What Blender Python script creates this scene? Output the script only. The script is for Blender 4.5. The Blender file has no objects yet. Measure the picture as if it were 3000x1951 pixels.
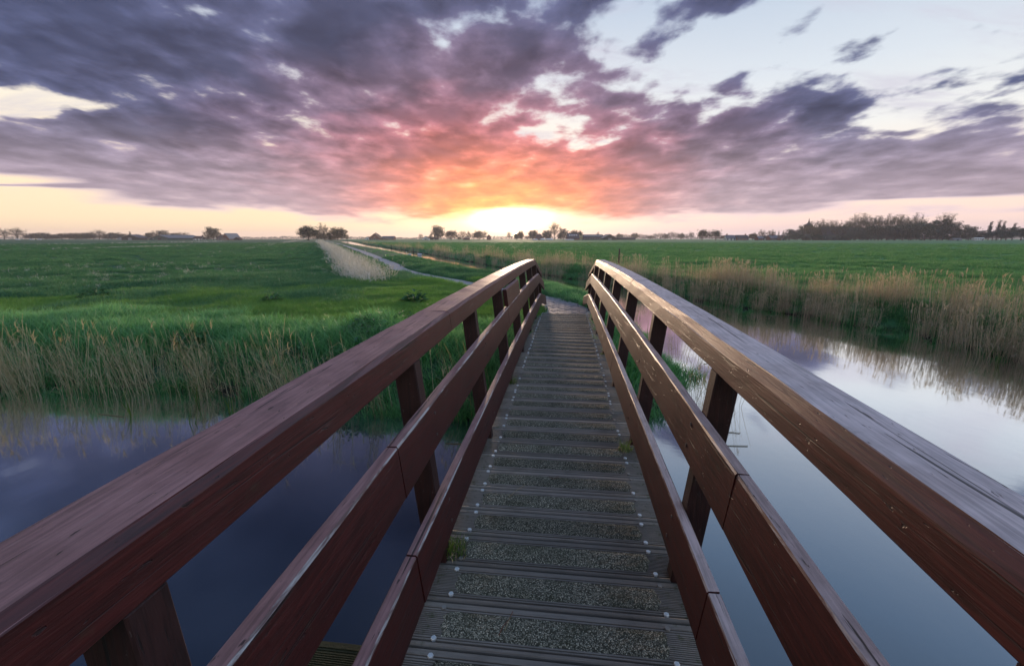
import bpy, bmesh, math, random
import numpy as np
from mathutils import Vector, Matrix, noise as mnoise

R = math.radians
rng = np.random.default_rng(7)
random.seed(7)
scene = bpy.context.scene
COL = scene.collection

# ------------------------------------------------------------------ camera
EYE = 1.56                      # metres above the meadow
PITCH = R(11.7)
cam_data = bpy.data.cameras.new('camera')
cam_data.sensor_width = 36.0
cam_data.lens = 16.0
cam_data.clip_start = 0.05
cam_data.clip_end = 20000
cam = bpy.data.objects.new('camera', cam_data)
COL.objects.link(cam)
cam.location = (0, 0, EYE)
cam.rotation_euler = (R(90) - PITCH, 0, 0)
scene.camera = cam

vs = scene.view_settings
vs.view_transform = 'Standard'
vs.look = 'None'
vs.exposure = 0.75
vs.gamma = 1.0
vs.use_curve_mapping = False
cy = scene.cycles
cy.use_denoising = True
cy.max_bounces = 6
cy.diffuse_bounces = 3
cy.glossy_bounces = 3
cy.transmission_bounces = 3
cy.transparent_max_bounces = 6
cy.volume_bounces = 0
cy.sample_clamp_indirect = 4.0
cy.sample_clamp_direct = 0.0
cy.caustics_reflective = False
cy.caustics_refractive = False

FPX = 16.0 / 36.0 * 3000


def ray(px, py):
    """direction seen at a place of the 3000 x 1951 photograph (for measuring the place)"""
    x = (px - 1500) / FPX
    v = (py - 975.5) / FPX
    return Vector((x, math.cos(PITCH) - v * math.sin(PITCH), -math.sin(PITCH) - v * math.cos(PITCH)))


def gnd(px, py, z=0.0):
    d = ray(px, py)
    t = (z - EYE) / d.z
    return d.x * t, d.y * t


def azel(px, py):
    d = ray(px, py).normalized()
    return math.degrees(math.atan2(d.x, d.y)), math.degrees(math.asin(d.z))


def lin(r, g, b):
    def f(c):
        c /= 255.0
        return c / 12.92 if c <= 0.04045 else ((c + 0.055) / 1.055) ** 2.4
    return (f(r), f(g), f(b), 1.0)


class NT:
    """small helper to write node trees"""
    def __init__(self, tree):
        self.t = tree
        tree.nodes.clear()

    def n(self, kind, **kw):
        nd = self.t.nodes.new(kind)
        for k, v in kw.items():
            setattr(nd, k, v)
        return nd

    def put(self, sock, val):
        if isinstance(val, bpy.types.NodeSocket):
            self.t.links.new(val, sock)
        elif val is not None:
            if sock.type == 'RGBA' and len(val) == 3:
                val = (*val, 1.0)
            sock.default_value = val

    def m(self, op, a, b=None, c=None, clamp=False):
        nd = self.n('ShaderNodeMath', operation=op, use_clamp=clamp)
        for s, v in zip(nd.inputs, (a, b, c)):
            self.put(s, v)
        return nd.outputs[0]

    def v(self, op, a, b=None, scale=None):
        nd = self.n('ShaderNodeVectorMath', operation=op)
        self.put(nd.inputs[0], a)
        if b is not None:
            self.put(nd.inputs[1], b)
        if scale is not None:
            self.put(nd.inputs['Scale'], scale)
        return nd.outputs['Value'] if op in ('LENGTH', 'DOT_PRODUCT', 'DISTANCE') else nd.outputs[0]

    def xyz(self, x, y, z=0.0):
        nd = self.n('ShaderNodeCombineXYZ')
        for s, v in zip(nd.inputs, (x, y, z)):
            self.put(s, v)
        return nd.outputs[0]

    def sep(self, vec):
        nd = self.n('ShaderNodeSeparateXYZ')
        self.put(nd.inputs[0], vec)
        return nd.outputs

    def ramp(self, fac, stops, interp='LINEAR'):
        nd = self.n('ShaderNodeValToRGB')
        cr = nd.color_ramp
        cr.interpolation = interp
        while len(cr.elements) < len(stops):
            cr.elements.new(0.5)
        for e, (p, c) in zip(cr.elements, stops):
            e.position = p
            e.color = c if len(c) == 4 else (*c, 1.0)
        self.put(nd.inputs[0], fac)
        return nd.outputs[0]

    def noise(self, vec, scale, detail=4, rough=0.5, dist=0.0, lac=2.0):
        nd = self.n('ShaderNodeTexNoise')
        self.put(nd.inputs['Vector'], vec)
        nd.inputs['Scale'].default_value = scale
        nd.inputs['Detail'].default_value = detail
        nd.inputs['Roughness'].default_value = rough
        nd.inputs['Lacunarity'].default_value = lac
        nd.inputs['Distortion'].default_value = dist
        return nd.outputs[0]

    def voronoi(self, vec, scale, feature='F1', out='Distance', rand=1.0):
        nd = self.n('ShaderNodeTexVoronoi', feature=feature)
        self.put(nd.inputs['Vector'], vec)
        nd.inputs['Scale'].default_value = scale
        nd.inputs['Randomness'].default_value = rand
        return nd.outputs[out]

    def mapping(self, vec, loc=(0, 0, 0), rot=(0, 0, 0), scale=(1, 1, 1), kind='POINT'):
        nd = self.n('ShaderNodeMapping', vector_type=kind)
        self.put(nd.inputs['Vector'], vec)
        nd.inputs['Location'].default_value = loc
        nd.inputs['Rotation'].default_value = rot
        nd.inputs['Scale'].default_value = scale
        return nd.outputs[0]

    def mix(self, fac, a, b, blend='MIX'):
        nd = self.n('ShaderNodeMix', data_type='RGBA', blend_type=blend)
        self.put(nd.inputs['Factor'], fac)
        self.put(nd.inputs['A'], a)
        self.put(nd.inputs['B'], b)
        return nd.outputs['Result']

    def step(self, x, a, b):
        nd = self.n('ShaderNodeMapRange', interpolation_type='SMOOTHSTEP')
        self.put(nd.inputs['Value'], x)
        self.put(nd.inputs['From Min'], a)
        self.put(nd.inputs['From Max'], b)
        return nd.outputs[0]

    def bump(self, height, strength, dist=0.01, normal=None):
        nd = self.n('ShaderNodeBump')
        nd.inputs['Strength'].default_value = strength
        nd.inputs['Distance'].default_value = dist
        self.put(nd.inputs['Height'], height)
        if normal is not None:
            self.put(nd.inputs['Normal'], normal)
        return nd.outputs[0]


# ------------------------------------------------------------------ sky at sunrise
SUN_AZ, SUN_EL = R(0.4), R(0.75)
LIGHT_EL = R(2.6)              # middle of the bright glow round the disc
world = bpy.data.worlds.new('World')
scene.world = world
world.use_nodes = True
W = NT(world.node_tree)
gen = W.n('ShaderNodeTexCoord').outputs['Generated']
vdir = W.v('NORMALIZE', gen)
dx, dy, dz = W.sep(vdir)
az = W.m('MULTIPLY', W.m('ARCTAN2', dx, dy), 180 / math.pi)
el = W.m('MULTIPLY', W.m('ARCSINE', dz), 180 / math.pi)
aev = W.xyz(az, el)
elc = W.m('MAXIMUM', el, 0.0)

# clear sky behind the clouds: the physical sky, graded by height, overhead set brighter and bluer to light ground and water
sky = W.n('ShaderNodeTexSky', sky_type='NISHITA')
sky.sun_disc = False
sky.sun_elevation = R(1.5)
sky.sun_rotation = SUN_AZ
sky.air_density = 1.3
sky.dust_density = 2.0
nishita = W.v('SCALE', sky.outputs[0], scale=0.10)
elf = W.m('DIVIDE', elc, 90.0)
side = W.ramp(elf, [(0.0, lin(216, 192, 200)), (0.022, lin(246, 216, 204)), (0.060, lin(248, 224, 204)),
                    (0.12, lin(228, 228, 226)), (0.18, lin(206, 214, 223)), (0.26, lin(180, 194, 212)),
                    (0.38, lin(166, 200, 240)), (1.0, lin(156, 194, 242))])
warm = W.ramp(elf, [(0.0, lin(240, 206, 182)), (0.02, lin(251, 224, 186)), (0.06, lin(252, 226, 194)),
                    (0.12, lin(240, 228, 208)), (0.18, lin(222, 222, 222)), (0.26, lin(184, 198, 216)),
                    (0.38, lin(166, 200, 240)), (1.0, lin(156, 194, 242))])
wfac = W.step(az, 30.0, -25.0)
clear = W.mix(wfac, side, warm)
clear = W.mix(0.12, clear, nishita)

# glow of the rising sun, low and wide
gx = W.m('DIVIDE', W.m('SUBTRACT', az, -0.4), 3.4)
gy = W.m('DIVIDE', W.m('SUBTRACT', el, 2.5), 1.3)
g2 = W.m('ADD', W.m('MULTIPLY', gx, gx), W.m('MULTIPLY', gy, gy))
glow1 = W.m('EXPONENT', W.m('MULTIPLY', g2, -1.0))
hx = W.m('DIVIDE', W.m('SUBTRACT', az, 0.0), 15.0)
hy = W.m('DIVIDE', W.m('SUBTRACT', el, 2.0), 6.5)
h2 = W.m('ADD', W.m('MULTIPLY', hx, hx), W.m('MULTIPLY', hy, hy))
glow2 = W.m('EXPONENT', W.m('MULTIPLY', h2, -1.0))
clear = W.v('ADD', clear, W.v('SCALE', (1.0, 0.86, 0.52), scale=W.m('MULTIPLY', glow1, 3.8)))
clear = W.v('ADD', clear, W.v('SCALE', (1.0, 0.78, 0.42), scale=W.m('MULTIPLY', glow2, 0.22)))

# cloud sheet: noise on a level layer, so it flattens towards the horizon
zz = W.m('ADD', W.m('MAXIMUM', dz, 0.0), 0.13)
q = W.xyz(W.m('DIVIDE', dx, zz), W.m('DIVIDE', dy, zz), 0.0)
qm = W.mapping(q, loc=(3.1, 0.7, 0.0), rot=(0, 0, R(10)), scale=(1.0, 0.72, 1.0))
n_big = W.noise(qm, 1.5, 3, 0.5, 0.3)
n_mid = W.noise(qm, 3.3, 6, 0.50, 0.10)
n_small = W.noise(W.mapping(q, loc=(7, 2, 1), scale=(1, 0.80, 1)), 6.2, 5, 0.52, 0.2)
n_soft = W.noise(W.mapping(q, loc=(1, 5, 3), scale=(1, 0.8, 1)), 5.0, 3, 0.45, 0.2)

BLOBS = [  # (x0, y0, x1, y1, half width, amount): sheets of cloud (+) and gaps (-) across the sky
    (-300, 40, 1850, 90, 300, 0.62),
    (-700, 60, 900, 60, 260, 0.35),
    (-1500, -330, 700, -330, 380, 0.75),
    (200, 260, 1700, 330, 230, 0.34),
    (-600, 400, 1300, 470, 125, 0.85),
    (-500, 470, 520, 500, 22, 0.55),
    (-600, 535, 420, 545, 9, 0.75),
    (100, 590, 1000, 600, 16, 0.40),
    (200, 500, 2000, 585, 120, 0.85),
    (1300, 500, 2400, 510, 130, 0.60),
    (1900, 400, 2640, 250, 75, 0.75),
    (1650, 330, 2150, 330, 130, 0.22),
    (1900, 560, 3300, 540, 62, 1.05),
    (1950, 480, 3400, 450, 120, 0.20),
    (2500, 290, 3400, 190, 110, 0.17),
    (2350, 440, 3400, 400, 90, 0.20),
    (1950, 0, 2250, 0, 60, 0.22),
    (-500, 285, 500, 300, 55, -0.70),
    (-600, 545, 380, 555, 70, -0.72),
    (-300, 620, 1000, 650, 50, -0.6),
    (1300, 330, 2000, 370, 140, -0.20),
    (1150, 100, 1420, 150, 100, -0.24),
    (930, 270, 1090, 290, 55, -0.36),
    (500, 470, 800, 490, 28, -0.30),
    (2150, -80, 3400, 110, 240, -0.30),
    (2000, 60, 2350, 200, 120, -0.30),
    (2350, 400, 2900, 330, 35, -0.25),
    (2250, 592, 3400, 580, 16, -0.9),
    (1200, 640, 1800, 635, 55, -0.8),
    (500, 410, 1100, 440, 60, -0.16),
    (2080, 250, 2250, 250, 70, 0.28),
]
cover = W.m('MULTIPLY_ADD', W.step(el, 21.0, 30.0), W.m('MULTIPLY_ADD', W.step(W.m('ADD', dx, W.m('MULTIPLY', W.m('SUBTRACT', n_big, 0.5), 1.2)), 0.38, -0.42), 0.85, -0.30), -0.06)
for (x0, y0, x1, y1, hw, amt) in BLOBS:
    a0, e0 = azel(x0, y0)
    a1, e1 = azel(x1, y1)
    ang = math.atan2(e1 - e0, a1 - a0)
    ln = math.hypot(a1 - a0, e1 - e0) / 2
    p0, p1 = azel((x0 + x1) / 2, (y0 + y1) / 2 - hw), azel((x0 + x1) / 2, (y0 + y1) / 2 + hw)
    rw = abs(p0[1] - p1[1]) / 2
    mp = W.mapping(aev, loc=((a0 + a1) / 2, (e0 + e1) / 2, 0), rot=(0, 0, ang),
                   scale=(ln * 1.45, rw * 1.75, 1.0), kind='TEXTURE')
    g = W.n('ShaderNodeTexGradient', gradient_type='QUADRATIC_SPHERE')
    W.put(g.inputs[0], mp)
    cover = W.m('MULTIPLY_ADD', g.outputs[1], amt * 1.5, cover)
# a clear strip above the horizon, broken cloud elsewhere overhead
cover = W.m('MINIMUM', cover, W.m('MULTIPLY_ADD', W.step(el, 19.0, 27.0), 0.22, 0.33))
cover = W.m('ADD', cover, W.m('MULTIPLY', W.step(W.m('ADD', el, W.m('MULTIPLY', W.m('SUBTRACT', n_big, 0.5), 5.0)), 3.4, 1.0), -0.55))
rough_el = W.m('MULTIPLY_ADD', W.step(el, 3.0, 12.0), 0.74, 0.26)
rough_el = W.m('MULTIPLY', rough_el, W.m('MULTIPLY_ADD', W.step(el, 22.0, 34.0), -0.66, 1.0))
dens = W.m('MULTIPLY', W.m('SUBTRACT', n_mid, 0.5), 1.40)
dens = W.m('ADD', dens, W.m('MULTIPLY', W.m('SUBTRACT', n_big, 0.5), 0.60))
dens = W.m('ADD', dens, W.m('MULTIPLY', W.m('SUBTRACT', n_small, 0.5), 1.0))
dens = W.m('MULTIPLY_ADD', dens, rough_el, cover)
soft = W.m('MULTIPLY', W.step(el, 9.0, 2.0), 0.27)
alpha = W.step(dens, W.m('SUBTRACT', -0.12, soft), W.m('ADD', 0.15, soft))
thick = W.step(dens, -0.05, 0.50)

# colour of the cloud undersides by distance from the sun
sx = W.m('DIVIDE', W.m('SUBTRACT', az, -2.5), 1.6)
sy = W.m('MULTIPLY', el, 1.05)
sd = W.m('SQRT', W.m('ADD', W.m('MULTIPLY', sx, sx), W.m('MULTIPLY', sy, sy)))
sd = W.m('ADD', sd, W.m('MULTIPLY', W.m('SUBTRACT', n_mid, 0.5), 7.0))
ccol = W.ramp(W.m('DIVIDE', sd, 45.5), [
    (0.0, lin(250, 205, 110)), (0.07, lin(246, 178, 98)), (0.13, lin(234, 142, 98)), (0.20, lin(206, 116, 102)),
    (0.29, lin(156, 100, 108)), (0.40, lin(110, 92, 110)), (0.54, lin(76, 78, 104)), (0.80, lin(60, 69, 98)),
    (1.0, lin(76, 90, 120))])
low = W.m('MULTIPLY', W.step(el, 13.0, 1.5), W.step(W.m('ABSOLUTE', az), 6.0, 26.0))
ccol = W.mix(W.m('MULTIPLY', low, 0.76), ccol, lin(184, 164, 172))
shade = W.m('SUBTRACT', 1.55, W.m('MULTIPLY', thick, 0.78))
shade = W.m('ADD', shade, W.m('MULTIPLY', W.m('SUBTRACT', n_soft, 0.5), W.m('MAXIMUM', W.m('MULTIPLY', rough_el, 1.05), W.m('MULTIPLY', W.step(el, 18.0, 26.0), 1.1))))
ccol = W.v('SCALE', ccol, scale=W.m('MULTIPLY', shade, 0.88))
clear = W.v('SCALE', clear, scale=0.80)
# thin high veil where the sky is open
veil = W.noise(W.mapping(q, loc=(2, 8, 5), rot=(0, 0, R(-35)), scale=(0.5, 1.3, 1)), 3.0, 5, 0.6, 0.6)
clear = W.mix(W.m('MULTIPLY', W.m('MULTIPLY', W.step(veil, 0.46, 0.72), W.m('MULTIPLY', W.step(el, 3.0, 9.0), W.step(el, 28.0, 18.0))), 0.62), clear, lin(166, 162, 176))
skycol = W.mix(alpha, clear, ccol)
skycol = W.v('ADD', skycol, W.v('SCALE', (1.0, 0.52, 0.16), scale=W.m('MULTIPLY', glow2, 0.24)))
# the disc itself, just clear of the horizon
sdir = (math.sin(SUN_AZ) * math.cos(SUN_EL), math.cos(SUN_AZ) * math.cos(SUN_EL), math.sin(SUN_EL))
disc = W.step(W.v('DOT_PRODUCT', vdir, sdir), math.cos(R(0.30)), math.cos(R(0.26)))
skycol = W.v('ADD', skycol, W.v('SCALE', (1.0, 0.72, 0.34), scale=W.m('MULTIPLY', disc, 14.0)))
bg = W.n('ShaderNodeBackground')
W.put(bg.inputs[0], skycol)
bg.inputs[1].default_value = 1.0
wo = W.n('ShaderNodeOutputWorld')
W.t.links.new(bg.outputs[0], wo.inputs[0])
world.cycles.sampling_method = 'MANUAL'
world.cycles.sample_map_resolution = 1024

sun_d = bpy.data.lights.new('sun', 'SUN')
sun_d.energy = 2.3
sun_d.angle = R(5.0)
sun_d.color = (1.0, 0.72, 0.50)
sun = bpy.data.objects.new('sun', sun_d)
COL.objects.link(sun)
sun.rotation_euler = Vector((math.sin(SUN_AZ) * math.cos(LIGHT_EL), math.cos(SUN_AZ) * math.cos(LIGHT_EL), math.sin(LIGHT_EL))).to_track_quat('Z', 'Y').to_euler()
sun.location = (0, 50, 60)

# ================================================================== helpers
def link(o, parent=None):
    COL.objects.link(o)
    if parent is not None:
        o.parent = parent
    return o


def tag(o, label=None, cat=None, group=None, kind=None):
    if label:
        o['label'] = label
    if cat:
        o['category'] = cat
    if group:
        o['group'] = group
    if kind:
        o['kind'] = kind
    return o


def mesh(name, verts, faces, mats=None, smooth=False, fmat=None):
    me = bpy.data.meshes.new(name)
    me.from_pydata([tuple(map(float, v)) for v in verts], [], [tuple(map(int, f)) for f in faces])
    for m_ in (mats if isinstance(mats, (list, tuple)) else [mats] if mats else []):
        me.materials.append(m_)
    if fmat is not None:
        me.polygons.foreach_set('material_index', np.asarray(fmat, dtype=np.int32))
    if smooth:
        me.polygons.foreach_set('use_smooth', np.ones(len(me.polygons), dtype=bool))
    me.update()
    return me


def obj(name, me, parent=None):
    return link(bpy.data.objects.new(name, me), parent)


def empty(name, loc=(0, 0, 0), rz=0.0):
    o = bpy.data.objects.new(name, None)
    o.empty_display_size = 0.3
    link(o)
    o.location = loc
    o.rotation_euler = (0, 0, rz)
    return o


class MB:
    """collects shapes into one mesh"""
    def __init__(self):
        self.v, self.f = [], []

    def add(self, verts, faces):
        b = len(self.v)
        self.v += [tuple(p) for p in verts]
        self.f += [tuple(b + i for i in f) for f in faces]
        return self

    def box(self, x0, x1, y0, y1, z0, z1):
        return self.add([(x0, y0, z0), (x1, y0, z0), (x1, y1, z0), (x0, y1, z0),
                         (x0, y0, z1), (x1, y0, z1), (x1, y1, z1), (x0, y1, z1)],
                        [(0, 3, 2, 1), (4, 5, 6, 7), (0, 1, 5, 4), (1, 2, 6, 5), (2, 3, 7, 6), (3, 0, 4, 7)])

    def loft(self, rings, cap=True):
        n = len(rings[0])
        vs_ = [p for r in rings for p in r]
        fs = []
        for i in range(len(rings) - 1):
            for j in range(n):
                k = (j + 1) % n
                fs.append((i * n + j, i * n + k, (i + 1) * n + k, (i + 1) * n + j))
        if cap:
            fs.append(tuple(range(n))[::-1])
            fs.append(tuple((len(rings) - 1) * n + j for j in range(n)))
        return self.add(vs_, fs)

    def tube(self, pts, radii, n=6):
        rings = []
        pts = [Vector(p) for p in pts]
        for i, p in enumerate(pts):
            d = (pts[min(i + 1, len(pts) - 1)] - pts[max(i - 1, 0)]).normalized()
            a = d.orthogonal().normalized()
            b = d.cross(a)
            r = radii[i] if hasattr(radii, '__len__') else radii
            rings.append([p + (a * math.cos(t) + b * math.sin(t)) * r
                          for t in (2 * math.pi * k / n for k in range(n))])
        return self.loft(rings)

    def build(self, name, mat, parent=None, smooth=False):
        return obj(name, mesh(name, self.v, self.f, mat, smooth), parent)


def hash2(ix, iy, seed):
    h = (ix.astype(np.int64) * 374761393 + iy.astype(np.int64) * 668265263 + seed * 1442695041) & 0x7fffffff
    h = ((h ^ (h >> 13)) * 1274126177) & 0x7fffffff
    return ((h ^ (h >> 16)) & 0xffff) / 65535.0


def vnoise(x, y, seed=0):
    ix, iy = np.floor(x), np.floor(y)
    fx, fy = x - ix, y - iy
    fx, fy = fx * fx * (3 - 2 * fx), fy * fy * (3 - 2 * fy)
    a, b = hash2(ix, iy, seed), hash2(ix + 1, iy, seed)
    c, d = hash2(ix, iy + 1, seed), hash2(ix + 1, iy + 1, seed)
    return (a + (b - a) * fx) * (1 - fy) + (c + (d - c) * fx) * fy


def smooth01(t):
    t = np.clip(t, 0, 1)
    return t * t * (3 - 2 * t)


# ================================================================== materials
def new_mat(name):
    m_ = bpy.data.materials.new(name)
    m_.use_nodes = True
    N = NT(m_.node_tree)
    out = N.n('ShaderNodeOutputMaterial')
    return m_, N, out


def principled(N, out, color, rough=0.6, spec=0.5, normal=None, **kw):
    b = N.n('ShaderNodeBsdfPrincipled')
    N.put(b.inputs['Base Color'], color)
    N.put(b.inputs['Roughness'], rough)
    N.put(b.inputs['Specular IOR Level'], spec)
    if normal is not None:
        N.put(b.inputs['Normal'], normal)
    for k, v in kw.items():
        N.put(b.inputs[k], v)
    N.t.links.new(b.outputs[0], out.inputs[0])
    return b


def plain(name, col, rough=0.7, spec=0.4, var=0.25, scale=3.0, bump=0.0, metal=0.0):
    m_, N, out = new_mat(name)
    tc = N.n('ShaderNodeTexCoord').outputs['Object']
    nz = N.noise(tc, scale, 5, 0.6)
    c = N.mix(nz, tuple(x * (1 - var) for x in col), tuple(min(1, x * (1 + var)) for x in col))
    nrm = N.bump(N.noise(tc, scale * 6, 4, 0.6), bump, 0.01) if bump else None
    b = principled(N, out, c, rough, spec, nrm)
    b.inputs['Metallic'].default_value = metal
    return m_


def foliage(name, dark, light, trans=0.35, rough=0.55, tips=None, spec=0.3):
    """leaf and blade colour by the blade's own shade (attribute tint) and by plant"""
    m_, N, out = new_mat(name)
    at = N.n('ShaderNodeAttribute', attribute_name='tint').outputs['Fac']
    rnd = N.n('ShaderNodeObjectInfo').outputs['Random']
    f_ = N.m('ADD', N.m('MULTIPLY', at, 0.65), N.m('MULTIPLY', rnd, 0.35), clamp=True)
    c = N.mix(f_, dark, light)
    if tips is not None:
        hgt = N.n('ShaderNodeAttribute', attribute_name='along').outputs['Fac']
        c = N.mix(N.step(hgt, 0.55, 1.0), c, tips)
    b = N.n('ShaderNodeBsdfPrincipled')
    N.put(b.inputs['Base Color'], c)
    b.inputs['Roughness'].default_value = rough
    b.inputs['Specular IOR Level'].default_value = spec
    t = N.n('ShaderNodeBsdfTranslucent')
    N.put(t.inputs[0], N.mix(0.5, c, N.mix(1.0, c, (1.6, 1.5, 0.5, 1), 'MULTIPLY')))
    ms = N.n('ShaderNodeMixShader')
    ms.inputs[0].default_value = trans
    N.t.links.new(b.outputs[0], ms.inputs[1])
    N.t.links.new(t.outputs[0], ms.inputs[2])
    N.t.links.new(ms.outputs[0], out.inputs[0])
    return m_


def painted_wood(name, base, top, top_amt, rough=0.42, axis='Y', worn=(0.42, 0.36, 0.33)):
    """red-brown stained timber: grain along its length, fine cracks, weathered upper faces, on the left rail with sky sheen painted in"""
    m_, N, out = new_mat(name)
    tc = N.n('ShaderNodeTexCoord').outputs['Object']
    sc = (1, 0.045, 1) if axis == 'Y' else (1, 1, 0.05) if axis == 'Z' else (0.05, 1, 1)
    gv = N.mapping(tc, scale=sc)
    grain = N.noise(gv, 95, 5, 0.62, 0.6)
    fine = N.noise(gv, 320, 3, 0.6)
    blot = N.noise(tc, 5.5, 5, 0.6)
    scr = N.noise(N.mapping(tc, rot=(0.4, 0.2, 0.9), scale=(1, 0.09, 1)), 60, 2, 0.5, 0.8)
    crack = N.step(N.noise(N.mapping(tc, loc=(3, 1, 2), scale=tuple(s * 0.6 if s < 1 else 1 for s in sc)), 46, 4, 0.55, 0.9), 0.375, 0.335)
    gr = N.step(grain, 0.30, 0.70)
    c = N.mix(gr, tuple(x * 0.55 for x in base), tuple(x * 1.45 for x in base))
    c = N.mix(N.m('MULTIPLY', N.step(blot, 0.45, 0.75), 0.35), c, tuple(x * 1.7 + 0.01 for x in base))
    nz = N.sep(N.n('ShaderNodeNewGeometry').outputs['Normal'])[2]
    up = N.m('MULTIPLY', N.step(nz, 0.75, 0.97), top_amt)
    weather_sheen = N.mix(gr, tuple(x * 0.72 for x in top), tuple(x * 1.22 for x in top))
    wear_sheen = N.m('MULTIPLY', up, N.m('ADD', 0.72, N.m('MULTIPLY', N.step(blot, 0.3, 0.62), 0.28)))
    c = N.mix(wear_sheen, c, weather_sheen)
    c = N.mix(N.m('MULTIPLY', N.step(scr, 0.69, 0.74), 0.16), c, worn)
    c = N.mix(N.m('MULTIPLY', crack, 0.85), c, (0.012, 0.008, 0.008))
    chk = N.noise(N.mapping(tc, loc=(5, 2, 9), rot=(0, 0, 0.35), scale=tuple(0.22 if q_ < 1 else 1 for q_ in sc)), 85, 3, 0.5, 0.4)
    chk = N.step(chk, 0.325, 0.285)
    c = N.mix(N.m('MULTIPLY', chk, 0.8), c, (0.014, 0.010, 0.010))
    alg = N.m('MULTIPLY', N.step(N.noise(tc, 9, 5, 0.7), 0.60, 0.75), 0.30)
    c = N.mix(alg, c, (0.055, 0.058, 0.030))
    crack = N.m('MAXIMUM', crack, chk)
    hgt = N.m('SUBTRACT', N.m('ADD', N.m('MULTIPLY', grain, 0.6), N.m('MULTIPLY', fine, 0.3)), N.m('MULTIPLY', crack, 0.6))
    nrm = N.bump(hgt, 0.5, 0.0035)
    rg = N.m('ADD', N.m('ADD', rough - 0.06, N.m('MULTIPLY', grain, 0.22)), N.m('MULTIPLY', up, 0.14))
    principled(N, out, c, rg, 0.42, nrm)
    return m_


M = {}
M['rail'] = painted_wood('stained_timber', (0.060, 0.0088, 0.0070), (0.34, 0.182, 0.175), 0.9, 0.42)  # upper faces: weathered tone plus pink sky sheen put into the colour
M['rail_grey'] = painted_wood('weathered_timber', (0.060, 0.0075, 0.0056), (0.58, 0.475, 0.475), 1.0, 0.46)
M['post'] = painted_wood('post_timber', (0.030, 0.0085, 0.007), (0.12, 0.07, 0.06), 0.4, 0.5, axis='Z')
def worn_edge(name, base):
    # paint rubbed off along the corner, bare pale wood showing through
    m_, N, out = new_mat(name)
    tc = N.n('ShaderNodeTexCoord').outputs['Object']
    n1 = N.noise(N.mapping(tc, scale=(1, 0.10, 1)), 60, 5, 0.65, 0.5)
    n2 = N.noise(tc, 3.0, 3, 0.6)
    bare = N.m('MULTIPLY', N.step(N.m('ADD', N.m('MULTIPLY', n1, 0.7), N.m('MULTIPLY', n2, 0.5)), 0.53, 0.68), 0.8)
    c = N.mix(bare, base, N.mix(n1, (0.30, 0.27, 0.26), (0.66, 0.62, 0.60)))
    principled(N, out, c, 0.5, 0.5, N.bump(n1, 0.6, 0.003))
    return m_


M['edge'] = worn_edge('worn_edge', (0.12, 0.06, 0.055))
M['edge_red'] = worn_edge('rubbed_edge', (0.10, 0.030, 0.022))
M['plank'] = None


def deck_mats():
    # grooved brown planks with damp moss at their ends
    m_, N, out = new_mat('grooved_plank')
    tc = N.n('ShaderNodeTexCoord').outputs['Object']
    x, y, z = N.sep(tc)
    rnd = N.n('ShaderNodeObjectInfo').outputs['Random']
    loc = N.v('ADD', tc, N.xyz(N.m('MULTIPLY', rnd, 37.0), 0, 0))
    g = N.noise(N.mapping(loc, scale=(0.06, 1, 1)), 120, 5, 0.6)
    c = N.mix(g, (0.092, 0.077, 0.062), (0.32, 0.275, 0.235))
    ends = N.step(N.m('ABSOLUTE', x), 0.36, 0.52)
    mossn = N.noise(loc, 26, 5, 0.7)
    c = N.mix(N.m('MULTIPLY', ends, N.step(mossn, 0.50, 0.72)), c, (0.072, 0.080, 0.028))
    c = N.mix(N.m('MULTIPLY', N.step(N.noise(loc, 60, 3, 0.6), 0.62, 0.72), 0.5), c, (0.16, 0.14, 0.15))
    c = N.v('SCALE', c, scale=N.m('MULTIPLY_ADD', rnd, 0.55, 0.72))
    c = N.mix(N.m('MULTIPLY', N.step(N.noise(loc, 4, 4, 0.6), 0.5, 0.75), 0.4), c, (0.075, 0.066, 0.050))
    principled(N, out, c, 0.58, 0.4, N.bump(N.noise(loc, 160, 3, 0.6), 0.25, 0.002))
    M['plank'] = m_
    # grit bonded into the tread strips
    m_, N, out = new_mat('bonded_grit')
    tc = N.n('ShaderNodeTexCoord').outputs['Object']
    rnd = N.n('ShaderNodeObjectInfo').outputs['Random']
    loc = N.v('ADD', tc, N.xyz(N.m('MULTIPLY', rnd, 31.0), N.m('MULTIPLY', rnd, 17.0), 0))
    vor = N.n('ShaderNodeTexVoronoi')
    N.put(vor.inputs['Vector'], N.v('ADD', loc, N.v('SCALE', N.n('ShaderNodeTexNoise').outputs[1], scale=0.0)))
    vor.inputs['Scale'].default_value = 190
    cr, cg, cb = N.sep(vor.outputs['Color'])
    stone = N.ramp(cr, [(0.0, (0.050, 0.052, 0.047)), (0.40, (0.17, 0.175, 0.155)), (0.74, (0.27, 0.27, 0.24)),
                        (0.93, (0.40, 0.39, 0.34)), (1.0, (0.56, 0.54, 0.48))])
    edge = N.step(vor.outputs['Distance'], 0.36, 0.70)
    c = N.mix(edge, stone, (0.045, 0.047, 0.040))
    damp = N.noise(loc, 7, 4, 0.6)
    c = N.mix(N.m('MULTIPLY', N.step(damp, 0.42, 0.7), 0.45), c, (0.036, 0.042, 0.026))
    c = N.mix(1.0, N.v('SCALE', c, scale=N.m('MULTIPLY_ADD', rnd, 0.45, 0.95)), (1.08, 1.0, 0.86, 1), 'MULTIPLY')
    principled(N, out, c, 0.85, 0.15, N.bump(N.m('SUBTRACT', 1.0, vor.outputs['Distance']), 0.9, 0.004))
    M['grit'] = m_


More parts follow.
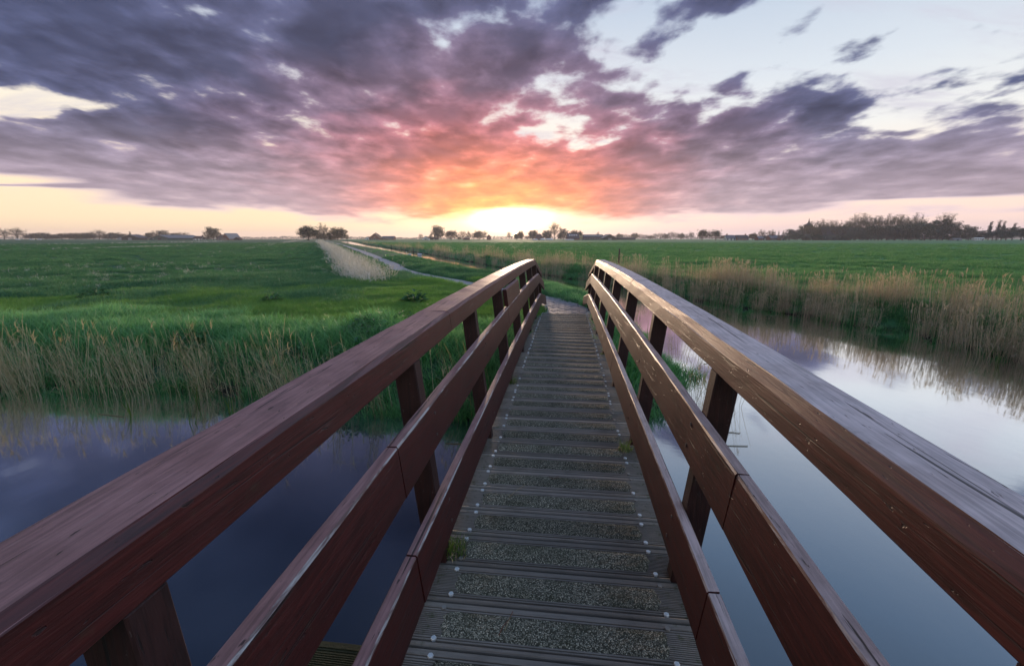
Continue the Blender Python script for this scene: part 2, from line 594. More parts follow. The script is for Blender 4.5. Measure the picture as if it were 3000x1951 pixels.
deck_mats()
M['moss_plank'] = plain('mossy_plank', (0.060, 0.064, 0.030), 0.8, 0.3, 0.6, 22, 0.6)
M['steel'] = plain('zinc_steel', (0.66, 0.70, 0.72), 0.40, 0.5, 0.15, 30, 0.0, 0.35)
M['bolt_dull'] = plain('dull_bolt', (0.26, 0.25, 0.23), 0.6, 0.5, 0.4, 60, 0.0, 0.4)
M['screw'] = plain('screw_head', (0.15, 0.12, 0.11), 0.45, 0.5, 0.3, 40, 0.0, 0.5)
M['girder'] = plain('dark_girder', (0.035, 0.03, 0.03), 0.6, 0.4, 0.3, 6, 0.2)


# ================================================================== land and water
WATER_Z = -0.52
BANK_L = [(-400, 26), (-120, 12), (-60, 9.2), (-25, 7.6), (-14, 7.0), (-7.8, 6.6), (-5.1, 6.35), (-2.3, 5.75), (-0.8, 5.3),
          (0.9, 5.15), (1.7, 5.4), (2.35, 6.1), (2.85, 7.3), (3.3, 10), (3.2, 13), (2.5, 18), (0.2, 24.5), (-2.3, 30),
          (-14.6, 62), (-60, 172), (-138, 372)]
BANK_R = [(-132, 375), (-55.2, 173), (-11.6, 62.6), (0.6, 31.6), (3.9, 25.4), (6.0, 18.7), (6.9, 16.2), (8.5, 13.4), (9.5, 11),
          (9.45, 8.1), (10.5, 5.8), (14, 3.6), (26, 1.0), (60, -4), (400, -60)]
BANK_N = [(400, -75), (60, -16), (26, -7), (10, -1.8), (3, 0.0), (0, 0.35), (-3, 0.2), (-12, -1.2), (-60, -6), (-400, -14)]
RING = np.array(BANK_L + BANK_R + BANK_N, float)
_r = np.hypot(RING[:, 0], RING[:, 1])
RING *= np.where(RING[:, 1] > 3, np.interp(_r, [0, 24, 60], [0.905, 0.905, 1.0]), 1.0)[:, None]


def water_dist(x, y):
    """distance from the water's edge: positive on land, negative over water"""
    x = np.asarray(x, float)
    y = np.asarray(y, float)
    wob = (vnoise(x * 0.9, y * 0.9, 3) - 0.5) * 0.5 + (vnoise(x * 2.7, y * 2.7, 5) - 0.5) * 0.22
    best = np.full(x.shape, 1e9)
    inside = np.zeros(x.shape, bool)
    n = len(RING)
    for i in range(n):
        ax, ay = RING[i]
        bx, by = RING[(i + 1) % n]
        ex, ey = bx - ax, by - ay
        t = np.clip(((x - ax) * ex + (y - ay) * ey) / (ex * ex + ey * ey), 0, 1)
        best = np.minimum(best, np.hypot(x - ax - t * ex, y - ay - t * ey))
        cond = (ay > y) != (by > y)
        with np.errstate(divide='ignore', invalid='ignore'):
            xi = (bx - ax) * (y - ay) / (by - ay if by != ay else 1e-9) + ax
        inside ^= cond & (x < xi)
    near = np.clip(1.4 - np.hypot(x, y) / 90, 0.15, 1)
    return np.where(inside, -best, best) + wob * near


PATH = [(1.10, 9.05), (1.12, 9.9), (0.85, 11.2), (0.2, 12.6), (-0.75, 14.2), (-2.1, 16.6), (-5.2, 22.0)]
p_far = [gnd(1128, 767), gnd(1040, 731), gnd(985, 713.5), gnd(955, 705.5)]
PATH = PATH + [tuple(p) for p in p_far]
PATH_A = np.array(PATH, float)


def path_dist(x, y):
    best = np.full(np.shape(x), 1e9)
    for i in range(len(PATH_A) - 1):
        ax, ay = PATH_A[i]
        bx, by = PATH_A[i + 1]
        ex, ey = bx - ax, by - ay
        t = np.clip(((x - ax) * ex + (y - ay) * ey) / (ex * ex + ey * ey), 0, 1)
        best = np.minimum(best, np.hypot(x - ax - t * ex, y - ay - t * ey))
    return best


def land_z(x, y, d=None):
    x = np.asarray(x, float)
    y = np.asarray(y, float)
    r = np.hypot(x, y)
    if d is None:
        d = water_dist(x, y)
    wide = np.where((x < 0.8) & (y < 14), 1.7, 1.3)
    land = -0.62 + 0.64 * smooth01((d + 0.12) / wide)
    low = smooth01((y - 15) / 8) * (x < np.interp(y, [0, 18, 25, 32, 63, 174, 376], [3, 4.3, 2.2, -.6, -12.7, -57, -134])) * smooth01((3.0 - d) / 2.2)
    land = land - 0.20 * low * smooth01((d + .1) / .6)
    bed = -0.62 - 0.9 * smooth01(-d / 1.6)
    z = np.where(d > -0.12, land, bed)
    pd = path_dist(x, y)
    calm = smooth01((pd - 0.6) / 0.9)
    bumps = (vnoise(x * 0.35, y * 0.35, 11) - 0.5) * 0.10 + (vnoise(x * 1.3, y * 1.3, 12) - 0.5) * 0.07 + (vnoise(x * 3.9, y * 3.9, 13) - 0.5) * 0.04
    fade = np.clip(1.3 - r / 260, 0, 1)
    z = z + bumps * calm * fade * smooth01((d + 0.2) / 0.8)
    return z + 0.0


def build_ground():
    th = np.concatenate([np.linspace(-63, 63, 560), np.linspace(63, 297, 61)[1:-1]])
    th = np.radians(th)
    rr = 0.4 * (6000.0) ** (np.arange(331) / 330.0)
    T, RR = np.meshgrid(th, rr)
    X, Y = RR * np.sin(T), RR * np.cos(T)
    Z = land_z(X.ravel(), Y.ravel())
    far = RR.ravel() > 520
    Z[far] = 0.0
    nt, nr = len(th), len(rr)
    verts = np.stack([X.ravel(), Y.ravel(), Z], 1)
    i, j = np.meshgrid(np.arange(nr - 1), np.arange(nt), indexing='ij')
    j2 = (j + 1) % nt
    f = np.stack([i * nt + j, (i + 1) * nt + j, (i + 1) * nt + j2, i * nt + j2], -1).reshape(-1, 4)
    me = bpy.data.meshes.new('ground')
    me.vertices.add(len(verts))
    me.vertices.foreach_set('co', verts.ravel())
    me.loops.add(f.size)
    me.loops.foreach_set('vertex_index', f.ravel().astype(np.int32)[::1])
    me.polygons.add(len(f))
    me.polygons.foreach_set('loop_start', np.arange(0, f.size, 4, dtype=np.int32))
    me.polygons.foreach_set('use_smooth', np.ones(len(f), bool))
    me.update(calc_edges=True)
    me.flip_normals()
    me.update()
    # meadow turf: patches of darker and lighter grass, dry streaks, bare mud on the banks
    m_, N, out = new_mat('meadow_turf')
    tc = N.n('ShaderNodeTexCoord').outputs['Object']
    x, y, z = N.sep(tc)
    big = N.noise(tc, 0.09, 4, 0.55)
    mid = N.noise(tc, 0.8, 6, 0.65)
    fin = N.noise(N.mapping(tc, scale=(1, 0.6, 1)), 7.0, 6, 0.7)
    right = N.step(N.m('SUBTRACT', x, N.m('MULTIPLY', y, -0.37)), 6.0, 11.0)
    dark = N.mix(right, (0.034, 0.105, 0.060), (0.042, 0.165, 0.070))
    lite = N.mix(right, (0.085, 0.200, 0.105), (0.100, 0.290, 0.115))
    c = N.mix(N.step(N.m('ADD', N.m('MULTIPLY', mid, 0.55), N.m('MULTIPLY', fin, 0.45)), 0.30, 0.70), dark, lite)
    # dry, strawy streaks running away across the left meadow
    st = N.noise(N.mapping(tc, rot=(0, 0, R(-20)), scale=(0.32, 0.014, 1)), 1.0, 4, 0.6)
    dry = N.m('MULTIPLY', N.step(st, 0.60, 0.72), N.m('SUBTRACT', 1.0, right))
    c = N.mix(N.m('MULTIPLY', dry, 0.75), c, (0.20, 0.20, 0.13))
    st2 = N.noise(N.mapping(tc, scale=(0.02, 0.16, 1)), 1.0, 3, 0.6)
    c = N.mix(N.m('MULTIPLY', N.m('MULTIPLY', N.step(st2, 0.54, 0.68), N.step(y, 60, 120)), N.m('MULTIPLY', N.m('SUBTRACT', 1.0, right), 0.5)), c, (0.17, 0.17, 0.125))
    c = N.mix(N.step(big, 0.48, 0.70), c, N.mix(0.55, c, (0.11, 0.17, 0.05)))
    c = N.mix(N.m('MULTIPLY', N.step(N.noise(tc, 0.35, 5, 0.65), 0.52, 0.68), 0.5), c, (0.030, 0.085, 0.045))
    mud = N.step(z, -0.38, -0.50)
    c = N.mix(mud, c, (0.030, 0.026, 0.018))
    hgt = N.m('ADD', N.m('MULTIPLY', mid, 0.5), N.m('MULTIPLY', fin, 0.6))
    principled(N, out, c, 0.85, 0.2, N.bump(hgt, 1.0, 0.16))
    me.materials.append(m_)
    o = obj('ground', me)
    tag(o, 'flat green polder meadow reaching to the horizon', None, None, 'structure')
    return o


build_ground()


def build_water():
    xs = [-900, -200, -40, -12, 0, 12, 40, 200, 900]
    v = [(x, y, WATER_Z) for y in (-200, -10, 0, 5, 10, 20, 60, 450) for x in xs]
    nx = len(xs)
    f = [(j * nx + i, j * nx + i + 1, (j + 1) * nx + i + 1, (j + 1) * nx + i) for j in range(7) for i in range(nx - 1)]
    m_, N, out = new_mat('calm_dark_water')
    tc = N.n('ShaderNodeTexCoord').outputs['Object']
    rip = N.noise(N.mapping(tc, scale=(1, 0.35, 1)), 1.3, 3, 0.5)
    rip2 = N.noise(tc, 9.0, 2, 0.5)
    nrm = N.bump(N.m('ADD', rip, N.m('MULTIPLY', rip2, 0.10)), 0.05, 0.06)
    body = N.n('ShaderNodeBsdfDiffuse')
    body.inputs[0].default_value = (0.007, 0.018, 0.038, 1)
    gl = N.n('ShaderNodeBsdfGlossy')
    gl.inputs['Color'].default_value = (0.97, 0.98, 1.0, 1)
    gl.inputs['Roughness'].default_value = 0.06
    N.put(gl.inputs['Normal'], nrm)
    fr = N.n('ShaderNodeFresnel')
    fr.inputs['IOR'].default_value = 1.33
    N.put(fr.inputs['Normal'], nrm)
    fac = N.m('SUBTRACT', 1.0, N.m('EXPONENT', N.m('MULTIPLY', N.m('POWER', fr.outputs[0], 1.5), -23.0)))
    mx_ = N.n('ShaderNodeMixShader')
    N.put(mx_.inputs[0], fac)
    N.t.links.new(body.outputs[0], mx_.inputs[1])
    N.t.links.new(gl.outputs[0], mx_.inputs[2])
    N.t.links.new(mx_.outputs[0], out.inputs[0])
    o = obj('water', mesh('water', v, f, m_))
    tag(o, 'still dark canal water reflecting the sky', None, None, 'structure')


build_water()


def ribbon(pts, widths, z, mat, name, sub=6):
    P = np.array(pts, float)
    # smooth the line
    out = []
    for i in range(len(P) - 1):
        p0, p1, p2, p3 = P[max(i - 1, 0)], P[i], P[i + 1], P[min(i + 2, len(P) - 1)]
        for k in range(sub):
            t = k / sub
            out.append((0.5 * ((2 * p1) + (-p0 + p2) * t + (2 * p0 - 5 * p1 + 4 * p2 - p3) * t * t + (-p0 + 3 * p1 - 3 * p2 + p3) * t ** 3),
                        widths[i] + (widths[i + 1] - widths[i]) * t))
    out.append((P[-1], widths[-1]))
    v, f = [], []
    for i, (p, w_) in enumerate(out):
        a = out[max(i - 1, 0)][0]
        b = out[min(i + 1, len(out) - 1)][0]
        d = (b - a) / np.linalg.norm(b - a)
        nrm = np.array((d[1], -d[0]))
        jl, jr = (rng.random(2) - 0.5) * 0.05
        for s in (-1 + jl, -0.33, 0.33, 1 + jr):
            q_ = p + nrm * s * w_ / 2
            v.append((q_[0], q_[1], z))
    for i in range(len(out) - 1):
        for j in range(3):
            f.append((i * 4 + j, i * 4 + j + 1, (i + 1) * 4 + j + 1, (i + 1) * 4 + j))
    return v, f, out


m_, N, out_ = new_mat('grey_paving')
tc = N.n('ShaderNodeTexCoord').outputs['Object']
gn = N.noise(tc, 30, 5, 0.65)
gb = N.noise(tc, 1.2, 4, 0.6)
pc = N.mix(gn, (0.30, 0.295, 0.30), (0.46, 0.45, 0.46))
pc = N.mix(N.m('MULTIPLY', N.step(gb, 0.45, 0.7), 0.35), pc, (0.13, 0.135, 0.11))
principled(N, out_, pc, 0.7, 0.35, N.bump(gn, 0.4, 0.006))
M['paving'] = m_
M['brick'] = plain('grey_paver', (0.20, 0.20, 0.215), 0.62, 0.4, 0.3, 18, 0.35)
widths = [1.15, 1.12, 1.05, 0.95, 0.85, 0.78, 0.76] + [0.82] * 4
pv, pf, pline = ribbon(PATH, widths, 0.045, M['paving'], 'path')
path = obj('path', mesh('path', pv, pf, M['paving']))
tag(path, 'narrow grey path leading from the bridge across the meadow', None, None, 'structure')


def lay_bricks():
    """herringbone pavers on the landing behind the bridge"""
    L_, W_, g_ = 0.200, 0.098, 0.006
    b = MB().box(-L_ / 2 + g_ / 2, L_ / 2 - g_ / 2, -W_ / 2 + g_ / 2, W_ / 2 - g_ / 2, -0.03, 0.0)
    # softened upper edges
    b.v = [(x * (0.975 if z > -0.01 else 1), y * (0.95 if z > -0.01 else 1), z) for x, y, z in b.v]
    me = mesh('brick', b.v, b.f, M['brick'])
    n = 0
    u = W_
    rot0 = R(-6.7 + 45)
    cells = []
    for i in range(-40, 60):
        for j in range(-40, 60):
            k = (i - j) % 4
            if k == 0:
                cells.append((i + 1.0, j + 0.5, 0))       # lies along x
            elif k == 3:
                cells.append((i + 0.5, j + 1.0, 1))       # stands across it
    seen = set()
    for cx, cyy, o_ in cells:
        x = cx * u
        y = cyy * u
        X = 1.1 + x * math.cos(rot0) - y * math.sin(rot0)
        Y = 9.0 + x * math.sin(rot0) + y * math.cos(rot0)
        if Y > 11.9 or Y < 8.9:
            continue
        pd = float(path_dist(np.array([X]), np.array([Y]))[0])
        wv = np.interp(Y, [9, 10, 11.2, 12.6], [1.12, 1.1, 1.02, 0.93])
        if pd > wv / 2 - 0.02:
            continue
        key = (round(X, 2), round(Y, 2))
        if key in seen or n >= 290:
            continue
        seen.add(key)
        br = bpy.data.objects.new('brick', me)
        link(br, path)
        br.location = (X, Y, 0.066 + random.uniform(-0.004, 0.004))
        br.rotation_euler = (random.uniform(-.015, .015), random.uniform(-.015, .015), rot0 + (R(90) if o_ else 0))
        n += 1


lay_bricks()

# ================================================================== the footbridge
BR_YAW = R(6.7)
bridge = empty('footbridge', (0, 0, 0), -BR_YAW)
tag(bridge, 'red-brown timber footbridge with railings leading over the canal', 'bridge')
UC = -0.015
LEAN = 0.117


def deck_z(w):
    return 0.115 - 0.0024 * (w - 5.3) ** 2


def bpt(s, u, w, z):
    """point on side s (-1 left, +1 right), u metres out from the bridge's middle line"""
    return (UC + s * u, w, z)


# ---- deck planks with tread strips and bolts
PITCH_W, PL_L, HALF = 0.2165, 0.2045, 0.60


def plank_profile():
    p = [(0.0, -0.040), (0.0, -0.013), (0.002, -0.006), (0.006, -0.001), (0.012, 0.001), (0.018, -0.001),
         (0.0215, -0.006), (0.023, -0.010), (0.026, -0.010)]
    w = 0.027
    for wd in (0.0065, 0.0065):
        p += [(w, -0.001), (w + wd, -0.001), (w + wd + 0.0008, -0.007), (w + wd + 0.004, -0.007)]
        w += wd + 0.005
    while w < 0.152:
        p += [(w, -0.001), (w + 0.0042, -0.001), (w + 0.005, -0.0055), (w + 0.008, -0.0055)]
        w += 0.0088
    for wd in (0.0065, 0.0065):
        p += [(w, -0.001), (w + wd, -0.001), (w + wd + 0.0008, -0.007), (w + wd + 0.004, -0.007)]
        w += wd + 0.005
    p += [(w, 0.0), (PL_L - 0.002, 0.0), (PL_L, -0.002), (PL_L, -0.040)]
    return p


def make_plank_mesh(x0, x1, mat, name):
    pr = plank_profile()
    n = len(pr)
    v = [(x0, y, z) for y, z in pr] + [(x1, y, z) for y, z in pr]
    f = [(i, (i + 1) % n, n + (i + 1) % n, n + i) for i in range(n)]
    f += [tuple(range(n))[::-1], tuple(range(n, 2 * n))]
    me = mesh(name, v, [ff[::-1] for ff in f], mat)
    return me


def make_strip_mesh(seed):
    r_ = random.Random(seed)
    nx, ny = 44, 5
    hu = 0.428
    v, f = [], []
    for j in range(ny + 1):
        for i in range(nx + 1):
            x = -hu + 2 * hu * i / nx
            y = 0.046 + 0.118 * j / ny
            edge = i in (0, nx) or j in (0, ny)
            if i in (0, nx):
                x += r_.uniform(-0.012, 0.006) * (1 if i == 0 else -1)
                if j in (0, ny):
                    x *= 0.975
            if j in (0, ny):
                y += r_.uniform(-0.0022, 0.0022)
            v.append((x, y, -0.001 if edge else 0.0035 + r_.uniform(-0.0012, 0.0016)))
    for j in range(ny):
        for i in range(nx):
            a = j * (nx + 1) + i
            f.append((a, a + 1, a + nx + 2, a + nx + 1))
    return mesh('grip_strip', v, f, M['grit'])


def make_bolt_mesh():
    b = MB()
    ring = lambda r, z, n=6: [(r * math.cos(2 * math.pi * k / n + .26), r * math.sin(2 * math.pi * k / n + .26), z) for k in range(n)]
    b.loft([ring(0.0112, -0.004), ring(0.0112, 0.0045), ring(0.0098, 0.0062)])
    return mesh('bolt', b.v, b.f, M['steel'])


plank_me = make_plank_mesh(-HALF, HALF, M['plank'], 'deck_plank')
strips = [make_strip_mesh(k) for k in range(4)]
bolt_me = make_bolt_mesh()
bolt_dull = bolt_me.copy()
bolt_dull.materials[0] = M['bolt_dull']
k0 = -5
n_planks = 0
w_pl = 1.375 + k0 * PITCH_W
while w_pl < 9.0:
    z = deck_z(w_pl + PL_L / 2)
    p = obj('deck_plank', plank_me, bridge)
    p.location = (UC + random.uniform(-.004, .004), w_pl, z + random.uniform(-.0012, .0012))
    p.rotation_euler = (-0.0048 * (w_pl - 5.3) + random.uniform(-.004, .004), random.uniform(-.002, .002), random.uniform(-.0025, .0025))
    st = obj('grip_strip', strips[n_planks % 4], p)
    if n_planks % 2:
        st.rotation_euler = (0, 0, math.pi)
        st.location = (0, 0.210, 0)
    for sx_ in (-1, 1):
        for oy in (0.032, 0.178):
            bo = obj('bolt', bolt_me if random.random() < .72 else bolt_dull, p)
            bo.location = (sx_ * 0.444 + random.uniform(-.005, .005), oy + random.uniform(-.004, .004), 0.0)
            bo.rotation_euler = (0, 0, random.uniform(0, 6))
    n_planks += 1
    w_pl += PITCH_W
moss_me = make_plank_mesh(-0.15, 0.15, M['moss_plank'], 'side_plank')
for k in range(4):
    p = obj('side_plank', moss_me, bridge)
    p.location = (UC - 0.775 + random.uniform(-.02, .02), 0.52 + k * 0.2165, deck_z(0.7) - 0.006 - 0.004 * (k % 2))
    p.rotation_euler = (random.uniform(-.01, .01), random.uniform(-.01, .01), random.uniform(-.01, .01))
    p['label'] = 'mossy grooved plank at the landing'

# ---- girders and cross bearers below the deck
for s in (-1, 1):
    b = MB()
    for i in range(8):
        wa, wb = 0.3 + i * 1.1, 0.3 + (i + 1) * 1.1
        b.loft([[bpt(s, u, w_, deck_z(w_) + dz_) for (u, dz_) in ((0.30, -0.30), (0.42, -0.30), (0.42, -0.042), (0.30, -0.042))] for w_ in (wa, wb)])
    b.build('girder', M['girder'], bridge)
for w_ in (0.75, 5.55):
    b = MB().box(UC - 0.75, UC + 0.75, w_, w_ + 0.16, -0.42, deck_z(w_) - 0.302)
    b.build('bearer', M['girder'], bridge)
    for s in (-1, 1):
        pb = MB().tube([bpt(s, 0.55, w_ + .08, -1.9), bpt(s, 0.55, w_ + .08, -0.425)], [0.09, 0.09], 10)
        pb.build('pile', M['girder'], bridge, True)

# ---- posts
POST_W = [0.50 + 1.31 * k for k in range(8)]


def lean_u(h):
    return 0.505 + LEAN * h


for s in (-1, 1):
    for k, w_ in enumerate(POST_W):
        zt, zb = deck_z(w_) + 0.952, deck_z(w_) - 0.34
        hs = (zb - deck_z(w_), zt - deck_z(w_))
        wid, dep, c_ = 0.098, 0.076, 0.004
        rings = []
        for h, z in zip(hs, (zb, zt)):
            u0 = lean_u(h)
            sec = [(u0 + c_, 0), (u0 + wid - c_, 0), (u0 + wid, c_), (u0 + wid, dep - c_), (u0 + wid - c_, dep),
                   (u0 + c_, dep), (u0, dep - c_), (u0, c_)]
            rings.append([bpt(s, u, w_ + dw, z) for u, dw in (sec if s > 0 else sec[::-1])])
        MB().loft(rings).build('post', M['post'], bridge)
    # last post under the folded end of the rails
    rings = []
    for z, du in ((-0.30, -.02), (0.80, 0.0)):
        rings.append([bpt(s, 0.535 + du + a, 10.38 + b_, z) for a, b_ in ((0, 0), (.095, 0), (.095, .075), (0, .075))][::s])
    MB().loft(rings).build('post', M['post'], bridge)


# ---- rails: cross sections swept along the bridge
def rail_piece(name, s, sec, stations, mat, parent=bridge, jitter=0.0015, emat=None, ei=3):
    """sec: (u, z) outline; stations: (w, du, dz)"""
    fine = []
    for i in range(len(stations) - 1):
        a, b_ = stations[i], stations[i + 1]
        n = max(1, int(abs(b_[0] - a[0]) / 0.22))
        for t in range(n):
            q_ = t / n
            fine.append(tuple(a[j] + (b_[j] - a[j]) * q_ for j in range(3)))
    fine.append(stations[-1])
    rings = []
    for fi, (w_, du, dz_) in enumerate(fine):
        rr_ = []
        for (u, z) in sec:
            jz = random.uniform(-jitter, jitter)
            ju = random.uniform(-jitter, jitter)
            rr_.append(bpt(s, u + du + ju, w_, z + dz_ + jz))
        rings.append(rr_ if s > 0 else rr_[::-1])
    b = MB().loft([r_[::-1] for r_ in rings])
    me = mesh(name, b.v, b.f, [mat, emat or mat])
    if emat is not None:
        # the worn corner strip: faces whose centre lies on the inner upper corner
        eu, ez = (sec[ei][0] + sec[ei + 1][0]) / 2, (sec[ei][1] + sec[ei + 1][1]) / 2
        n = len(sec)
        idx = []
        for pi in range(len(me.polygons)):
            j = pi % n
            vv = me.polygons[pi].vertices
            if len(vv) != 4 or pi >= n * (len(fine) - 1):
                idx.append(0)
                continue
            js = {v_ % n for v_ in vv}
            if s > 0:
                js = {n - 1 - q_ for q_ in js}
            idx.append(1 if js == {ei, ei + 1} else 0)
        me.polygons.foreach_set('material_index', np.array(idx, dtype=np.int32))
    return obj(name, me, parent)


def hand_section(ch):
    # inner face low -> chamfer -> top -> outer
    t, b_ = 1.065, 0.950
    return [(0.624, b_), (0.619, b_ + 0.005), (0.629, t - ch), (0.6305, t - ch + 0.002), (0.631 + ch * 0.92, t - 0.0015), (0.633 + ch * 0.92, t), (0.797, t),
            (0.802, t - 0.006), (0.796, b_ + 0.004), (0.792, b_)]


def board_section(h0, h1):
    th = 0.042
    o = 0.0015
    a0, a1 = lean_u(h0), lean_u(h1)
    c_ = 0.005
    return [(a0 - o, h0), (a0 - th - o + c_ * .5, h0), (a0 - th - o, h0 + c_ * .7), (a1 - th - o, h1 - c_ * 1.2), (a1 - th - o + c_, h1), (a1 - o - 0.002, h1), (a1 - o, h1 - 0.003)]


def stations(w0, w1, step=1.1):
    n = max(1, round((w1 - w0) / step))
    return [(w0 + (w1 - w0) * i / n, 0.0, deck_z(w0 + (w1 - w0) * i / n)) for i in range(n + 1)]


KINK, ENDW = 9.72, 10.52
screw_b = MB()
ring = [(0.0075 * math.cos(k * math.pi / 4), 0.0075 * math.sin(k * math.pi / 4)) for k in range(8)]
screw_b.loft([[(0.0015, a, b_) for a, b_ in ring], [(-0.002, a, b_) for a, b_ in ring]])
screw_me = mesh('screw', screw_b.v, screw_b.f, M['screw'])

for s in (-1, 1):
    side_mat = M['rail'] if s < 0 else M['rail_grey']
    ch = 0.016 if s < 0 else 0.030
    cuts = [-0.55, 2.47, 5.80, KINK] if s < 0 else [-0.55, 4.46, 7.10, KINK]
    for i in range(3):
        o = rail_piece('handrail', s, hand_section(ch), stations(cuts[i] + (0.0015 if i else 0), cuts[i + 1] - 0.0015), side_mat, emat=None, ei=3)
    zk = deck_z(KINK)
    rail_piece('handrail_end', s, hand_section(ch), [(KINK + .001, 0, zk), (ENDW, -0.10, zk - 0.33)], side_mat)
    for (h0, h1, drop) in ((0.575, 0.770, 0.24), (0.145, 0.345, 0.14)):
        sec = board_section(h0, h1)
        bc = [-0.55, 1.415 if s < 0 else 1.36, 4.47, 7.09, KINK]
        for i in range(4):
            a_, b_ = bc[i] + (0.004 if i else 0), bc[i + 1] - 0.004
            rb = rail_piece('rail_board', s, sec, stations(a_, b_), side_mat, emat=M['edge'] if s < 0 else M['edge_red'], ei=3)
            for w_ in POST_W:
                if a_ + 0.05 < w_ + .038 < b_ - .03:
                    for hh in (h0 + 0.05, h1 - 0.05):
                        sc_ = obj('screw', screw_me, rb)
                        uu = lean_u(hh) - 0.0435
                        sc_.location = bpt(s, uu, w_ + .038 + random.uniform(-.012, .012), deck_z(w_) + hh)
                        sc_.scale = (s, 1, 1)
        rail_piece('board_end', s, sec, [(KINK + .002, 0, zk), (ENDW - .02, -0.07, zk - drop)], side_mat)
# a closing panel between two left posts
sec = board_section(0.775, 0.945)
rail_piece('panel', -1, sec, stations(4.52, 5.70), M['rail'])

# ================================================================== vegetation
M['grass_lush'] = foliage('lush_grass', (0.034, 0.165, 0.058), (0.165, 0.45, 0.175), 0.50, 0.38, tips=(0.26, 0.52, 0.27), spec=0.5)
M['grass_meadow'] = foliage('meadow_grass', (0.030, 0.125, 0.065), (0.105, 0.265, 0.130), 0.40, 0.5, tips=(0.16, 0.33, 0.17))
M['grass_fresh'] = foliage('fresh_grass', (0.045, 0.165, 0.072), (0.145, 0.345, 0.145), 0.40, 0.5, tips=(0.22, 0.41, 0.19))
M['grass_light'] = foliage('light_grass', (0.105, 0.25, 0.055), (0.21, 0.40, 0.11), 0.38, 0.5)
M['reed_tan'] = foliage('tan_reed', (0.31, 0.24, 0.175), (0.66, 0.55, 0.43), 0.30, 0.6)
M['reed_pale'] = foliage('bleached_reed', (0.40, 0.38, 0.36), (0.78, 0.75, 0.73), 0.25, 0.6)
M['reed_left'] = foliage('straw_reed', (0.30, 0.25, 0.14), (0.62, 0.54, 0.36), 0.30, 0.6)
M['shoot'] = foliage('green_shoot', (0.09, 0.17, 0.035), (0.20, 0.31, 0.08), 0.4, 0.5)
M['weed'] = foliage('weed_leaf', (0.022, 0.095, 0.034), (0.070, 0.190, 0.066), 0.30, 0.45, spec=0.5)

SRC = {}


def source(kind, meshes):
    """plant forms kept outside the scene; only used where grass and reeds are scattered"""
    c = bpy.data.collections.new('forms_' + kind)
    for i, me in enumerate(meshes):
        o = bpy.data.objects.new('%s_%02d' % (kind, i), me)
        c.objects.link(o)
    SRC[kind] = c
    return c


def blades(n, h, spread, width, bend, seed, segs=3, lean=(0, 0), hvar=0.35, mat=None, name='blades', up=0.0):
    r_ = np.random.default_rng(seed)
    v, f, tint, along = [], [], [], []
    for _ in range(n):
        a = r_.uniform(0, 2 * np.pi)
        rad = spread * np.sqrt(r_.random())
        x0, y0 = rad * np.cos(a), rad * np.sin(a)
        hh = h * (1 - hvar + 2 * hvar * r_.random())
        ba = r_.uniform(0, 2 * np.pi)
        bx, by = bend * hh * np.cos(ba) * r_.uniform(.3, 1) + lean[0] * hh, bend * hh * np.sin(ba) * r_.uniform(.3, 1) + lean[1] * hh
        fa = r_.uniform(0, np.pi)
        wx, wy = np.cos(fa) * width / 2, np.sin(fa) * width / 2
        t0 = r_.random()
        base = len(v)
        for s in range(segs + 1):
            t = s / segs
            px, py = x0 + bx * t ** (1.9 - up), y0 + by * t ** (1.9 - up)
            pz = hh * (t - 0.28 * bend * t * t)
            k = 1 - t ** 1.6
            if s == segs:
                v.append((px, py, pz)); tint.append(t0); along.append(t)
            else:
                v += [(px - wx * k, py - wy * k, pz), (px + wx * k, py + wy * k, pz)]
                tint += [t0, t0]; along += [t, t]
        for s in range(segs):
            b = base + s * 2
            f.append((b, b + 1, b + 2) if s == segs - 1 else (b, b + 1, b + 3, b + 2))
    me = mesh(name, v, f, mat)
    for nm, arr in (('tint', tint), ('along', along)):
        at = me.attributes.new(nm, 'FLOAT', 'POINT')
        at.data.foreach_set('value', np.asarray(arr, dtype=np.float32))
    return me


